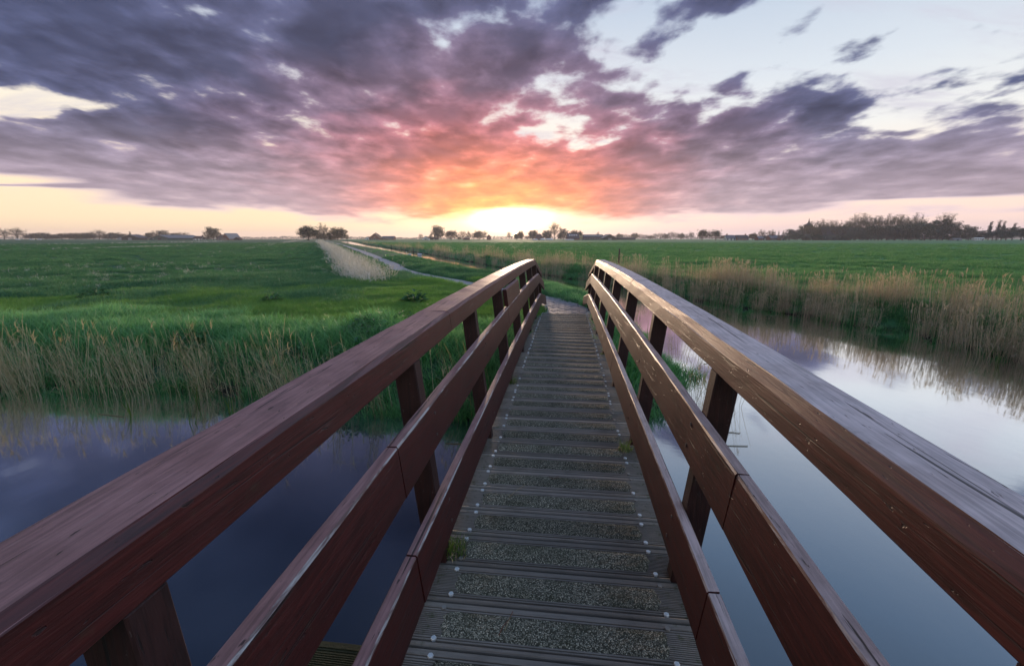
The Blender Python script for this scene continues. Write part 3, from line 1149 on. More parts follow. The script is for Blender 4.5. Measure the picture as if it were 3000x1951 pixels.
def reed_mesh(n, h, spread, width, seed, mat, plume=0.5, lean=(0, 0), leaf=2, bend=0.10):
    r_ = np.random.default_rng(seed)
    v, f, tint = [], [], []

    def quad_strip(pts, w0, w1, t0):
        fa = r_.uniform(0, np.pi)
        base = len(v)
        m1 = len(pts) - 1
        for i, p in enumerate(pts):
            w_ = (w0 + (w1 - w0) * i / m1) / 2
            v.append((p[0] - np.cos(fa) * w_, p[1] - np.sin(fa) * w_, p[2]))
            v.append((p[0] + np.cos(fa) * w_, p[1] + np.sin(fa) * w_, p[2]))
            tint.extend((t0, t0))
        for i in range(m1):
            b = base + 2 * i
            f.append((b, b + 1, b + 3, b + 2))

    for _ in range(n):
        a = r_.uniform(0, 2 * np.pi)
        rad = spread * np.sqrt(r_.random())
        x0, y0 = rad * np.cos(a), rad * np.sin(a)
        hh = h * r_.uniform(.55, 1.12)
        ba = r_.uniform(0, 2 * np.pi)
        bx = bend * hh * np.cos(ba) * r_.random() + lean[0] * hh * r_.uniform(.5, 1.3)
        by = bend * hh * np.sin(ba) * r_.random() + lean[1] * hh * r_.uniform(.5, 1.3)
        t0 = r_.random()
        pts = [(x0 + bx * t ** 1.3, y0 + by * t ** 1.3, hh * t) for t in (0, .35, .7, 1.0)]
        quad_strip(pts, width, width * .45, t0)
        for _l in range(leaf):
            t = r_.uniform(.25, .85)
            la = r_.uniform(0, 2 * np.pi)
            ll = r_.uniform(.12, .3) * h
            q0 = np.array((x0 + bx * t, y0 + by * t, hh * t))
            d = np.array((np.cos(la), np.sin(la), 0))
            quad_strip([q0, q0 + d * ll * .5 + (0, 0, ll * .35), q0 + d * ll + (0, 0, ll * r_.uniform(-.3, .3))], width * 1.3, width * .15, min(1, t0 + .15))
        if r_.random() < plume and hh > h * .8:
            top = np.array(pts[-1])
            for _p in range(5):
                la = r_.uniform(0, 2 * np.pi)
                ll = r_.uniform(.06, .13)
                q0 = top - (0, 0, r_.uniform(0, .10))
                d = np.array((np.cos(la) * .3 + .12, np.sin(la) * .3, .9))
                quad_strip([q0, q0 + d * ll * .5, q0 + d * ll + (0.02, 0, -.01)], width * 1.6, width * .5, min(1, t0 * .5 + .5))
    me = mesh('reed', v, f, mat)
    at = me.attributes.new('tint', 'FLOAT', 'POINT')
    at.data.foreach_set('value', np.asarray(tint, dtype=np.float32))
    return me


def scatter_tree():
    if 'scatter' in bpy.data.node_groups:
        return bpy.data.node_groups['scatter']
    ng = bpy.data.node_groups.new('scatter', 'GeometryNodeTree')
    ng.interface.new_socket('Geometry', in_out='INPUT', socket_type='NodeSocketGeometry')
    ng.interface.new_socket('Forms', in_out='INPUT', socket_type='NodeSocketCollection')
    ng.interface.new_socket('Geometry', in_out='OUTPUT', socket_type='NodeSocketGeometry')
    nn = ng.nodes
    gi, go = nn.new('NodeGroupInput'), nn.new('NodeGroupOutput')
    ci = nn.new('GeometryNodeCollectionInfo')
    ci.inputs['Separate Children'].default_value = True
    ci.inputs['Reset Children'].default_value = True
    ip = nn.new('GeometryNodeInstanceOnPoints')
    ip.inputs['Pick Instance'].default_value = True

    def attr(nm, ty):
        a = nn.new('GeometryNodeInputNamedAttribute')
        a.data_type = ty
        a.inputs['Name'].default_value = nm
        return a.outputs['Attribute']
    L = ng.links
    L.new(gi.outputs['Geometry'], ip.inputs['Points'])
    L.new(gi.outputs['Forms'], ci.inputs['Collection'])
    L.new(ci.outputs[0], ip.inputs['Instance'])
    L.new(attr('idx', 'INT'), ip.inputs['Instance Index'])
    L.new(attr('rot', 'FLOAT_VECTOR'), ip.inputs['Rotation'])
    L.new(attr('scl', 'FLOAT_VECTOR'), ip.inputs['Scale'])
    L.new(ip.outputs[0], go.inputs[0])
    return ng


def scatter(name, label, kind, xyz, scl, rot=None, seed=1, tilt=0.12, sxy=None):
    n = len(xyz)
    r_ = np.random.default_rng(seed)
    me = bpy.data.meshes.new(name)
    me.vertices.add(n)
    me.vertices.foreach_set('co', np.asarray(xyz, dtype=np.float32).ravel())
    idx = me.attributes.new('idx', 'INT', 'POINT')
    idx.data.foreach_set('value', r_.integers(0, len(SRC[kind].objects), n).astype(np.int32))
    if rot is None:
        rot = np.stack([r_.normal(0, tilt, n), r_.normal(0, tilt, n), r_.uniform(0, 6.283, n)], 1)
    ra = me.attributes.new('rot', 'FLOAT_VECTOR', 'POINT')
    ra.data.foreach_set('vector', rot.astype(np.float32).ravel())
    scl = np.asarray(scl, float)
    sxy = scl if sxy is None else np.asarray(sxy, float)
    sa = me.attributes.new('scl', 'FLOAT_VECTOR', 'POINT')
    sa.data.foreach_set('vector', np.stack([sxy, sxy, scl], 1).astype(np.float32).ravel())
    o = obj(name, me)
    md = o.modifiers.new('scatter', 'NODES')
    md.node_group = scatter_tree()
    for it in md.node_group.interface.items_tree:
        if it.item_type == 'SOCKET' and it.in_out == 'INPUT' and it.name == 'Forms':
            md[it.identifier] = SRC[kind]
    tag(o, label, None, None, 'stuff')
    return o


source('long', [blades(34, 0.31, 0.16, 0.0120, 0.70, 100 + i, 4, mat=M['grass_lush'], name='long_grass') for i in range(6)])
source('short', [blades(60, 0.145, 0.17, 0.0075, 0.55, 200 + i, 3, mat=M['grass_meadow'], name='short_grass') for i in range(5)])
source('fresh', [blades(60, 0.150, 0.17, 0.0080, 0.45, 300 + i, 3, mat=M['grass_fresh'], name='fresh_grass') for i in range(5)])
source('light', [blades(60, 0.150, 0.17, 0.0075, 0.5, 400 + i, 3, mat=M['grass_light'], name='light_grass') for i in range(4)])
source('reed', [reed_mesh(17, 0.92, 0.20, 0.0080, 500 + i, M['reed_tan'], 0.35, leaf=1, bend=.07) for i in range(6)])
source('strawreed', [reed_mesh(6, 0.86, 0.13, 0.0060, 600 + i, M['reed_left'], 0.22, leaf=1, lean=(-0.28, 0.04), bend=.16) for i in range(6)])
source('pale', [reed_mesh(13, 0.74, 0.20, 0.0085, 700 + i, M['reed_pale'], 0.15, leaf=3, bend=.42) for i in range(5)])
source('shoot', [blades(3, 0.26, 0.05, 0.012, 0.22, 800 + i, 3, mat=M['shoot'], name='shoot') for i in range(4)])


def leafy(n, h, spread, size, seed, mat, upright=0.5):
    """broad-leaved herb: stems with many leaves"""
    r_ = np.random.default_rng(seed)
    v, f, tint = [], [], []
    for _ in range(n):
        a = r_.uniform(0, 6.283)
        rad = spread * np.sqrt(r_.random())
        z = h * (0.15 + 0.85 * r_.random()) * (1 - 0.55 * (rad / spread) ** 2)
        p = np.array((rad * np.cos(a), rad * np.sin(a), z))
        la = a + r_.normal(0, .7)
        s_ = size * r_.uniform(.6, 1.3)
        d = np.array((np.cos(la), np.sin(la), r_.uniform(-.2, upright)))
        d /= np.linalg.norm(d)
        sd_ = np.array((-np.sin(la), np.cos(la), r_.normal(0, .2)))
        b = len(v)
        v += [p, p + d * s_ * .45 + sd_ * s_ * .26, p + d * s_ * 1.0 - (0, 0, s_ * .25), p + d * s_ * .45 - sd_ * s_ * .26]
        tint += [r_.random()] * 4
        f += [(b, b + 1, b + 2), (b, b + 2, b + 3)]
    me = mesh('leaves', v, f, mat)
    at = me.attributes.new('tint', 'FLOAT', 'POINT')
    at.data.foreach_set('value', np.asarray(tint, dtype=np.float32))
    return me


source('weed', [leafy(70, 0.42, 0.22, 0.10, 900 + i, M['weed']) for i in range(4)])


def clear_of_bridge(x, y, m=0.62):
    c_, s_ = math.cos(BR_YAW), math.sin(BR_YAW)
    u = x * c_ - y * s_
    w = x * s_ + y * c_
    return (np.abs(u - UC) > m) | (w > 9.3) | (w < 0.2)


def polar(n, r0, r1, a0, a1, seed, power=0.0):
    r_ = np.random.default_rng(seed)
    rad = r0 * (r1 / r0) ** r_.random(n) if power == 0 else np.sqrt(r0 * r0 + (r1 * r1 - r0 * r0) * r_.random(n))
    a = np.radians(r_.uniform(a0, a1, n))
    return rad * np.sin(a), rad * np.cos(a)


def is_left(x, y):
    # land west of the ditch beside the path
    return x < np.interp(y, [5, 7, 13, 18, 25, 30, 62, 172, 372], [3.0, 3.0, 4.6, 4.2, 1.6, -1.3, -13.6, -58.5, -136])


# -- long grass on the near bank, and around the far landing
r_ = np.random.default_rng(41)
n = 13000
x = r_.uniform(-16, 3.6, n)
y = r_.uniform(4.8, 16, n)
d = water_dist(x, y)
pd = path_dist(x, y)
edge_far = 3.1 + 1.1 * (vnoise(x * .5, y * .5, 21) - .5) * 2
keep = (d > 0.02) & (d < edge_far) & is_left(x, y) & clear_of_bridge(x, y) & (pd > 0.75)
keep |= (d > 0.02) & (d < 1.6) & (x > 0.5) & (x < 3.8) & clear_of_bridge(x, y) & (pd > .7) & is_left(x, y)
keep &= ~((x > -3.6) & (x < 3) & (y > 10.5) & (pd < 1.1))
x, y, d = x[keep], y[keep], d[keep]
z = land_z(x, y, d)
sc = (0.72 + 0.6 * vnoise(x * .9, y * .9, 22)) * (0.75 + 0.35 * smooth01(d / 1.2)) * (1 - .35 * smooth01((d - 2.2) / 1.4))
sc *= np.where((x > 0.4) & (y > 8), 0.75, 1.0) * 0.92
scatter('bank_grass', 'long lush grass bending over along the near canal bank', 'long', np.stack([x, y, z - .02], 1), sc, seed=2, tilt=.18)

# weeds among the bank grass
n = 420
x = r_.uniform(-13, 1.0, n); y = r_.uniform(5.5, 11, n)
d = water_dist(x, y)
keep = (d > .4) & (d < 2.4) & clear_of_bridge(x, y, .8) & (vnoise(x * .55, y * .55, 25) > .62) & (path_dist(x, y) > 1.0)
x, y = x[keep], y[keep]
scatter('bank_weeds', 'dark broad-leaved weeds growing through the bank grass', 'weed', np.stack([x, y, land_z(x, y) + .05], 1), r_.uniform(.45, .8, len(x)), seed=3)

# -- paler mown strip behind the bank
n = 15000
x, y = polar(n, 8.5, 17, -64, 12, 51)
d = water_dist(x, y)
pd = path_dist(x, y)
lo = 2.6 + (vnoise(x * .5, y * .5, 21) - .5)
keep = (d > lo) & (d < 7.6 + 2 * (vnoise(x * .2, y * .2, 27) - .5)) & is_left(x, y) & (pd > 0.5) & clear_of_bridge(x, y)
x, y = x[keep], y[keep]
scatter('light_grass', 'pale yellow-green mown strip of grass behind the bank', 'light', np.stack([x, y, land_z(x, y) - .01], 1), .8 + .6 * vnoise(x, y, 28), seed=4)

# -- left meadow
n = 34000
x, y = polar(n, 11, 190, -66, 16, 61)
d = water_dist(x, y)
pd = path_dist(x, y)
keep = (d > 5.5) & is_left(x, y) & (pd > 0.55)
keep |= (d > .8) & is_left(x, y) & (y > 9) & (pd > .5) & (x > -10)
x, y = x[keep], y[keep]
rr = np.hypot(x, y)
sc = (.55 + .75 * vnoise(x * .6, y * .6, 31)) * (1 + .35 * vnoise(x * .12, y * .12, 32))
scatter('meadow_grass', 'short dark green grass of the left meadow', 'short', np.stack([x, y, land_z(x, y) - .01], 1), sc, seed=5, sxy=sc * (1 + rr / 60))

# -- right meadow
n = 36000
x, y = polar(n, 9, 190, -28, 68, 71)
d = water_dist(x, y)
keep = (d > .5) & ~is_left(x, y)
x, y = x[keep], y[keep]
rr = np.hypot(x, y)
sc = (.6 + .7 * vnoise(x * .6, y * .6, 33)) * (1 + .3 * vnoise(x * .12, y * .12, 34))
scatter('field_grass', 'short bright green grass of the right-hand field', 'fresh', np.stack([x, y, land_z(x, y) - .01], 1), sc, seed=6, sxy=sc * (1 + rr / 60))

# -- long grass between the path and the ditch, and below the reeds
P_, S_ = [], []
n = 9000
x, y = polar(n, 10, 120, -26, 17, 81)
d = water_dist(x, y)
keep = (d > 0.0) & (d < 2.6) & is_left(x, y) & (path_dist(x, y) > .6) & (y > 9)
x1, y1 = x[keep], y[keep]
n = 15000
x, y = polar(n, 8, 60, -12, 66, 82)
d = water_dist(x, y)
keep = (d > -0.02) & (d < 1.5) & ~is_left(x, y)
x2, y2 = x[keep], y[keep]
x, y = np.concatenate([x1, x2]), np.concatenate([y1, y2])
rr = np.hypot(x, y)
sc = (.55 + .5 * vnoise(x * .9, y * .9, 35)) * np.where(is_left(x, y) & (y > 17), .42, .8)
scatter('ditch_grass', 'rough green grass along the edges of the side ditch', 'long', np.stack([x, y, land_z(x, y) - .02], 1), sc, seed=7, sxy=sc * (1 + rr / 90))

# -- reed bed along the far bank
n = 30000
x, y = polar(n, 7.6, 240, -24, 66, 91)
d = water_dist(x, y)
clump = vnoise(x * .33, y * .33, 36)
gap = vnoise(x * .16 + 9, y * .16, 37)
lim = 1.0 + 1.0 * clump
rr = np.hypot(x, y)
keep = (d > -.10) & (d < lim) & ~is_left(x, y) & ((clump > .20) | (rr > 30)) & (gap > .10)
keep &= ~((x > 8.4) & (x < 9.6) & (y > 9.2) & (y < 10.6) & (vnoise(x * 1.1, y * 1.1, 38) > .3))
x, y, d, clump = x[keep], y[keep], d[keep], clump[keep]
rr = np.hypot(x, y)
rk = np.random.default_rng(5)
thin = rk.random(len(x)) < np.where(rr < 16, 0.95, 1.0)
x, y, d, clump, rr = x[thin], y[thin], d[thin], clump[thin], rr[thin]
sc = (.58 + .18 * clump) * rk.choice([.65, .85, 1, 1.3], len(x)) * (0.95 + 0.1 * smooth01(rr / 40)) * (1 - 0.25 * smooth01((d - 1.2) / 1.2))
scatter('reed_bed', 'dense tan reeds standing along the far bank of the water', 'reed', np.stack([x, y, land_z(x, y) - .03], 1), sc, seed=8, tilt=.07, sxy=sc * (1 + rr / 70))

# -- straw stalks on the left bank, leaning over
n = 5200
x = r_.uniform(-15, 0.2, n)
y = r_.uniform(5.0, 8.6, n)
d = water_dist(x, y)
dens_ = .95 * np.interp(x, [-15, -9, -4.2, -3.7, -3.2, -1.0, 0.2], [1, 1, 1, .10, .5, .35, .1])
keep = (d > -.16) & (d < 0.60) & clear_of_bridge(x, y, .75) & (r_.random(n) < dens_ * (.35 + .9 * vnoise(x * .7, y * .7, 39)))
x, y, d = x[keep], y[keep], d[keep]
k = len(x)
rot = np.stack([r_.normal(0, .05, k), r_.normal(0, .09, k), r_.normal(0, .5, k)], 1)
scatter('bank_reeds', 'thin straw-coloured reed stalks leaning over the left bank', 'strawreed', np.stack([x, y, land_z(x, y) - .02], 1), r_.uniform(.6, 1.1, k), rot=rot, seed=9)

# -- bleached dead reeds beside the path
line = [gnd(1085, 838), gnd(1045, 800), gnd(1010, 765), gnd(975, 737), gnd(950, 719), gnd(935, 709)]
pts = []
for a, b_ in zip(line[:-1], line[1:]):
    ln = math.hypot(b_[0] - a[0], b_[1] - a[1])
    for t in np.linspace(0, 1, int(26 + 5 * min(ln, 40))):
        w_ = 1.25 if a is not line[0] else .95
        pts.append((a[0] + (b_[0] - a[0]) * t + r_.normal(0, .26 * w_), a[1] + (b_[1] - a[1]) * t + r_.normal(0, .5 * w_)))
pts = np.array(pts)
x, y = pts[:, 0], pts[:, 1]
keep = path_dist(x, y) > .65
x, y = x[keep], y[keep]
rr = np.hypot(x, y)
scatter('bleached_reeds', 'band of bleached white dead reeds beside the path', 'pale', np.stack([x, y, land_z(x, y) - .03], 1), r_.uniform(.40, 1.3, len(x)), seed=10, tilt=.32, sxy=r_.uniform(.8, 1.3, len(x)) * (1 + rr / 70))

# -- green shoots standing in the shallow water
n = 900
x = r_.uniform(-9, 12, n)
y = r_.uniform(4.5, 14, n)
d = water_dist(x, y)
keep = (d < -.05) & (d > -.75) & (r_.random(n) < np.where(x < 0, .55, .4)) & clear_of_bridge(x, y, .8)
x, y = x[keep], y[keep]
scatter('water_shoots', 'young green reed shoots standing in the shallow water', 'shoot', np.stack([x, y, np.full(len(x), WATER_Z - .05)], 1), r_.uniform(.6, 1.3, len(x)), seed=11, tilt=.1)

# -- reed stems in the water right of the bridge
n = 46
x = r_.uniform(1.9, 3.5, n)
y = r_.uniform(5.2, 8.2, n)
d = water_dist(x, y)
keep = (d < -.02) & (d > -.7)
x, y = x[keep], y[keep]
scatter('water_reeds', 'thin dark reed stems standing in water beside the grassy corner', 'strawreed', np.stack([x, y, np.full(len(x), WATER_Z - .05)], 1), r_.uniform(.5, .8, len(x)), seed=12)

# -- tussocks, dark and dry, breaking up the meadows
n = 12000
x, y = polar(n, 11, 170, -66, 68, 131)
d = water_dist(x, y)
keep = (d > 2.5) & (path_dist(x, y) > .9) & (vnoise(x * .22, y * .22, 51) > .45)
x, y = x[keep], y[keep]
rr = np.hypot(x, y)
sc = r_.uniform(.26, .56, len(x))
scatter('meadow_tussocks', 'scattered coarse dark tussocks in the meadows', 'long', np.stack([x, y, land_z(x, y) - .01], 1), sc, seed=14, sxy=sc * (1 + rr / 40))
n = 1500
x, y = polar(n, 12, 120, -66, -6, 132)
keep = (water_dist(x, y) > 5) & (path_dist(x, y) > 1.2) & (vnoise(x * .10 + 3, y * .05, 53) > .60)
x, y = x[keep], y[keep]
rr = np.hypot(x, y)
sc = r_.uniform(.18, .34, len(x))
scatter('dry_stems', 'thin scatter of dry pale stems in the left meadow', 'pale', np.stack([x, y, land_z(x, y) - .01], 1), sc, seed=15, sxy=sc * (1 + rr / 40), tilt=.3)
# -- straw afloat along the banks
b = MB()
for k in range(150):
    x0, y0 = r_.uniform(-9, 11), r_.uniform(4.3, 15)
    dd = float(water_dist(np.array([x0]), np.array([y0]))[0])
    if not (-.75 < dd < -.08) or not clear_of_bridge(np.array([x0]), np.array([y0]), .8)[0]:
        continue
    a, ln = r_.normal(0.1, .5), r_.uniform(.15, .6)
    b.tube([(x0, y0, WATER_Z + .004), (x0 + ln * math.cos(a), y0 + ln * math.sin(a), WATER_Z + .006)], .004, 4)
o = b.build('floating_straw', M['reed_left'])
tag(o, 'loose straw floating along the canal banks', None, None, 'stuff')

# -- faint dry lines where the left meadow was worked
xs2, ys2 = [], []
for (ax, ay), (bx, by), k in ((gnd(540, 752), gnd(885, 704), 420), (gnd(-200, 724), gnd(650, 708), 420), (gnd(-100, 738), gnd(520, 722), 260), (gnd(300, 800), gnd(860, 708), 160)):
    t = r_.random(k) ** .6
    gapn = vnoise(t * 23, t * 0 + ax, 61) > .35
    xs2.append((ax + (bx - ax) * t + r_.normal(0, .25, k) * (1 + 2 * t))[gapn])
    ys2.append((ay + (by - ay) * t + r_.normal(0, .8, k) * (1 + 2 * t))[gapn])
x, y = np.concatenate(xs2), np.concatenate(ys2)
rr = np.hypot(x, y)
sc = r_.uniform(.16, .30, len(x))
scatter('dry_lines', 'faint lines of dry cut grass across the left meadow', 'pale', np.stack([x, y, land_z(x, y)], 1), sc, seed=16, sxy=sc * (1 + rr / 30), tilt=.4)

# ================================================================== things near the water
def grass_tuft(loc, n, h, spread, label, seed, mat):
    t = empty('grass_tuft', loc)
    tag(t, label, 'grass tuft', 'grass tufts growing between the deck planks')
    me = blades(n, h, spread, 0.0042, 0.9, seed, 4, mat=mat, name='blades', hvar=.45)
    obj('blades', me, t)
    me2 = blades(max(6, n // 3), h * .55, spread * 1.15, 0.0035, 1.2, seed + 1, 3, mat=M['reed_left'], name='dry_blades', hvar=.4)
    obj('dry_blades', me2, t)
    return t


def on_bridge(u, w, dz_=0.0):
    c_, s_ = math.cos(BR_YAW), math.sin(BR_YAW)
    return (u * c_ + w * s_, -u * s_ + w * c_, deck_z(w) + dz_)


M['grass_tuft'] = foliage('tuft_grass', (0.05, 0.12, 0.025), (0.17, 0.26, 0.065), 0.35, 0.5)
for (u, w, n, h, sp, lab) in [
        (-0.485, 1.88, 90, 0.105, 0.065, 'biggest grass tuft on the deck, at the second left post'),
        (0.455, 3.05, 60, 0.085, 0.05, 'grass tuft on the deck beside the third right post'),
        (-0.49, 4.42, 50, 0.09, 0.045, 'small grass tuft at the fourth left post'),
        (-0.52, 7.10, 22, 0.05, 0.03, 'tiny yellowish grass tuft far along the left deck edge'),
        (0.50, 5.72, 20, 0.04, 0.03, 'tiny grass tuft at the fifth right post'),
        (-0.53, 9.15, 34, 0.16, 0.05, 'grass tuft at the far left end of the deck')]:
    grass_tuft(on_bridge(UC + u, w, -0.004), n, h, sp, lab, int(1000 + w * 10), M['grass_tuft'])

M['twig'] = plain('red_twig', (0.16, 0.07, 0.045), 0.7, 0.3, 0.3, 60)
M['straw'] = plain('dry_straw', (0.34, 0.27, 0.15), 0.7, 0.3, 0.3, 60)


def litter(name, label, pts, rad, mat):
    b = MB().tube([on_bridge(UC + u, w, 0.0075 + dz_) for u, w, dz_ in pts], rad, 5)
    o = b.build(name, mat)
    tag(o, label, 'twig')


litter('twig', 'thin reddish twig on the grit strip near the camera', [(-0.205, 1.445, 0), (-.195, 1.48, .004), (-.175, 1.52, .002), (-.165, 1.56, 0)], 0.0018, M['twig'])
litter('straw', 'pale straw lying beside the reddish twig', [(-0.185, 1.465, 0), (-.178, 1.50, .003), (-.168, 1.545, 0)], 0.0012, M['straw'])
litter('straw', 'straw stem across the strip below the left low board', [(-0.28, 2.36, 0), (-.25, 2.42, .004), (-.20, 2.50, 0)], 0.0014, M['straw'])
litter('twig', 'small forked reddish twig halfway along the deck', [(-0.06, 2.62, 0), (-.035, 2.58, .004), (-.01, 2.60, .006), (0.0, 2.63, 0)], 0.0016, M['twig'])
litter('straw', 'long curved straw far along the deck', [(-0.12, 6.1, 0), (.0, 6.22, .006), (.16, 6.25, .004), (.24, 6.24, 0)], 0.0022, M['straw'])


def broad_plant(name, label, loc, h, spread, n, size, seed):
    t = empty(name, loc)
    tag(t, label, 'plant', 'broad-leaved plants in the grass')
    obj('leaves', leafy(n, h, spread, size, seed, M['weed'], 0.9), t)
    b = MB()
    r_ = random.Random(seed)
    for _ in range(9):
        a = r_.uniform(0, 6.28)
        b.tube([(0, 0, 0), (.3 * spread * math.cos(a), .3 * spread * math.sin(a), h * .5), (.7 * spread * math.cos(a), .7 * spread * math.sin(a), h * .9)], [.008, .006, .003], 5)
    b.build('stem', M['weed'], t)


X0, Y0 = gnd(1218, 905)
broad_plant('dock_plant', 'dark leafy dock clump in the grass left of the railing', (X0, Y0, float(land_z(X0, Y0))), .34, .22, 150, .15, 31)
for (px, py, h, sp, lab) in [(575, 1040, .34, .30, 'dark nettle clump among the straw reeds above the water'),
                             (800, 905, .30, .22, 'low dark weed clump in the middle of the left bank'),
                             (285, 885, .34, .30, 'dark nettle clump on the left bank crest')]:
    X0, Y0 = gnd(px, py, -0.2 if py > 1000 else -0.02)
    broad_plant('nettle_plant', lab, (X0, Y0, float(land_z(X0, Y0))), h, sp, 190, .11, int(px))


# ---- swans
def swan(label, loc, rz, asleep):
    m_w = M.setdefault('swan_white', plain('white_feathers', (0.78, 0.78, 0.80), 0.7, 0.3, 0.06, 8, 0.2))
    m_b = M.setdefault('swan_bill', plain('orange_bill', (0.55, 0.20, 0.05), 0.5, 0.4, 0.2, 20))
    t = empty('swan', loc, rz)
    t.scale = (.72, .72, .72)
    tag(t, label, 'swan', 'two swans on the side ditch')
    spine = [(-.52, .20, .015, .02), (-.44, .17, .09, .05), (-.30, .14, .17, .12), (-.12, .12, .215, .17), (.06, .11, .21, .18), (.20, .12, .15, .16), (.28, .17, .085, .11)]
    if asleep:
        neck = [(.30, .27, .05, .06), (.24, .36, .042, .045), (.13, .38, .04, .04), (.04, .34, .048, .05), (-.04, .30, .04, .04), (-.10, .27, .015, .015)]
    else:
        neck = [(.33, .27, .05, .06), (.34, .40, .04, .045), (.31, .52, .036, .038), (.31, .63, .036, .036), (.345, .70, .045, .042), (.40, .70, .045, .04), (.45, .68, .028, .025)]
    rings = []
    for (xx, zz_, ry, rz_) in spine + neck:
        rings.append([(xx, ry * math.cos(k * math.pi / 5), zz_ + rz_ * math.sin(k * math.pi / 5)) for k in range(10)])
    MB().loft(rings).build('body', m_w, t, True)
    for s in (-1, 1):
        wv = []
        for (xx, zz_, yy, hh) in [(.18, .20, .14, .06), (.02, .24, .215, .10), (-.2, .27, .19, .10), (-.42, .30, .09, .05), (-.54, .30, .04, .012)]:
            wv.append([(xx, s * (yy + .015 * math.sin(a)), zz_ + hh * math.cos(a)) for a in (0, 1.2, 2.2, 3.14, 4.2, 5.2)])
        MB().loft(wv).build('wing', m_w, t, True)
    if not asleep:
        MB().loft([[(.44, .02 * math.cos(a), .682 + .016 * math.sin(a)) for a in (0, 1.57, 3.14, 4.71)],
                   [(.54, .012 * math.cos(a), .655 + .006 * math.sin(a)) for a in (0, 1.57, 3.14, 4.71)]]).build('bill', m_b, t)


xs_, ys_ = gnd(1197, 749.5, WATER_Z)
swan('swan with raised neck swimming on the side ditch', (xs_, ys_, WATER_Z - .02), R(170), False)
xs_, ys_ = gnd(1228, 748.5, WATER_Z)
swan('swan with its neck tucked down near the reeds', (xs_, ys_, WATER_Z - .02), R(200), True)

# ---- fence posts in the field
M['old_post'] = plain('grey_post', (0.10, 0.085, 0.07), 0.85, 0.2, 0.4, 20, 0.4)
for (px, base, lab) in [(1812, 778, 'weathered fence post behind the right reeds'), (1210, 730, 'dark fence post behind the swans'),
                        (1146, 722, 'dark fence post left of the swans, behind the reeds')]:
    X0, Y0 = gnd(px, base)
    z0 = float(land_z(X0, Y0))
    t = empty('fence_post', (X0, Y0, z0))
    tag(t, lab, 'fence post', 'fence posts in the right field')
    hp = 1.05 if px < 1500 else 1.0
    MB().tube([(0, 0, -.2), (.01, 0, hp * .6), (.02, .01, hp)], [.05, .05, .045], 7).build('stake', M['old_post'], t, True)
    MB().box(-.055, .06, -.062, -.045, hp * .55, hp * .58).build('wire_clip', M['screw'], t)

# ================================================================== trees on the horizon
M['bark'] = plain('bark', (0.075, 0.058, 0.048), 0.9, 0.2, 0.3, 4)
M['leaf_dark'] = foliage('dark_leaf', (0.012, 0.030, 0.016), (0.036, 0.064, 0.030), 0.22, 0.6)
M['leaf_spring'] = foliage('spring_leaf', (0.040, 0.046, 0.022), (0.090, 0.090, 0.042), 0.3, 0.6)
M['twigs'] = foliage('twig_tone', (0.075, 0.055, 0.046), (0.125, 0.095, 0.075), 0.2, 0.8)


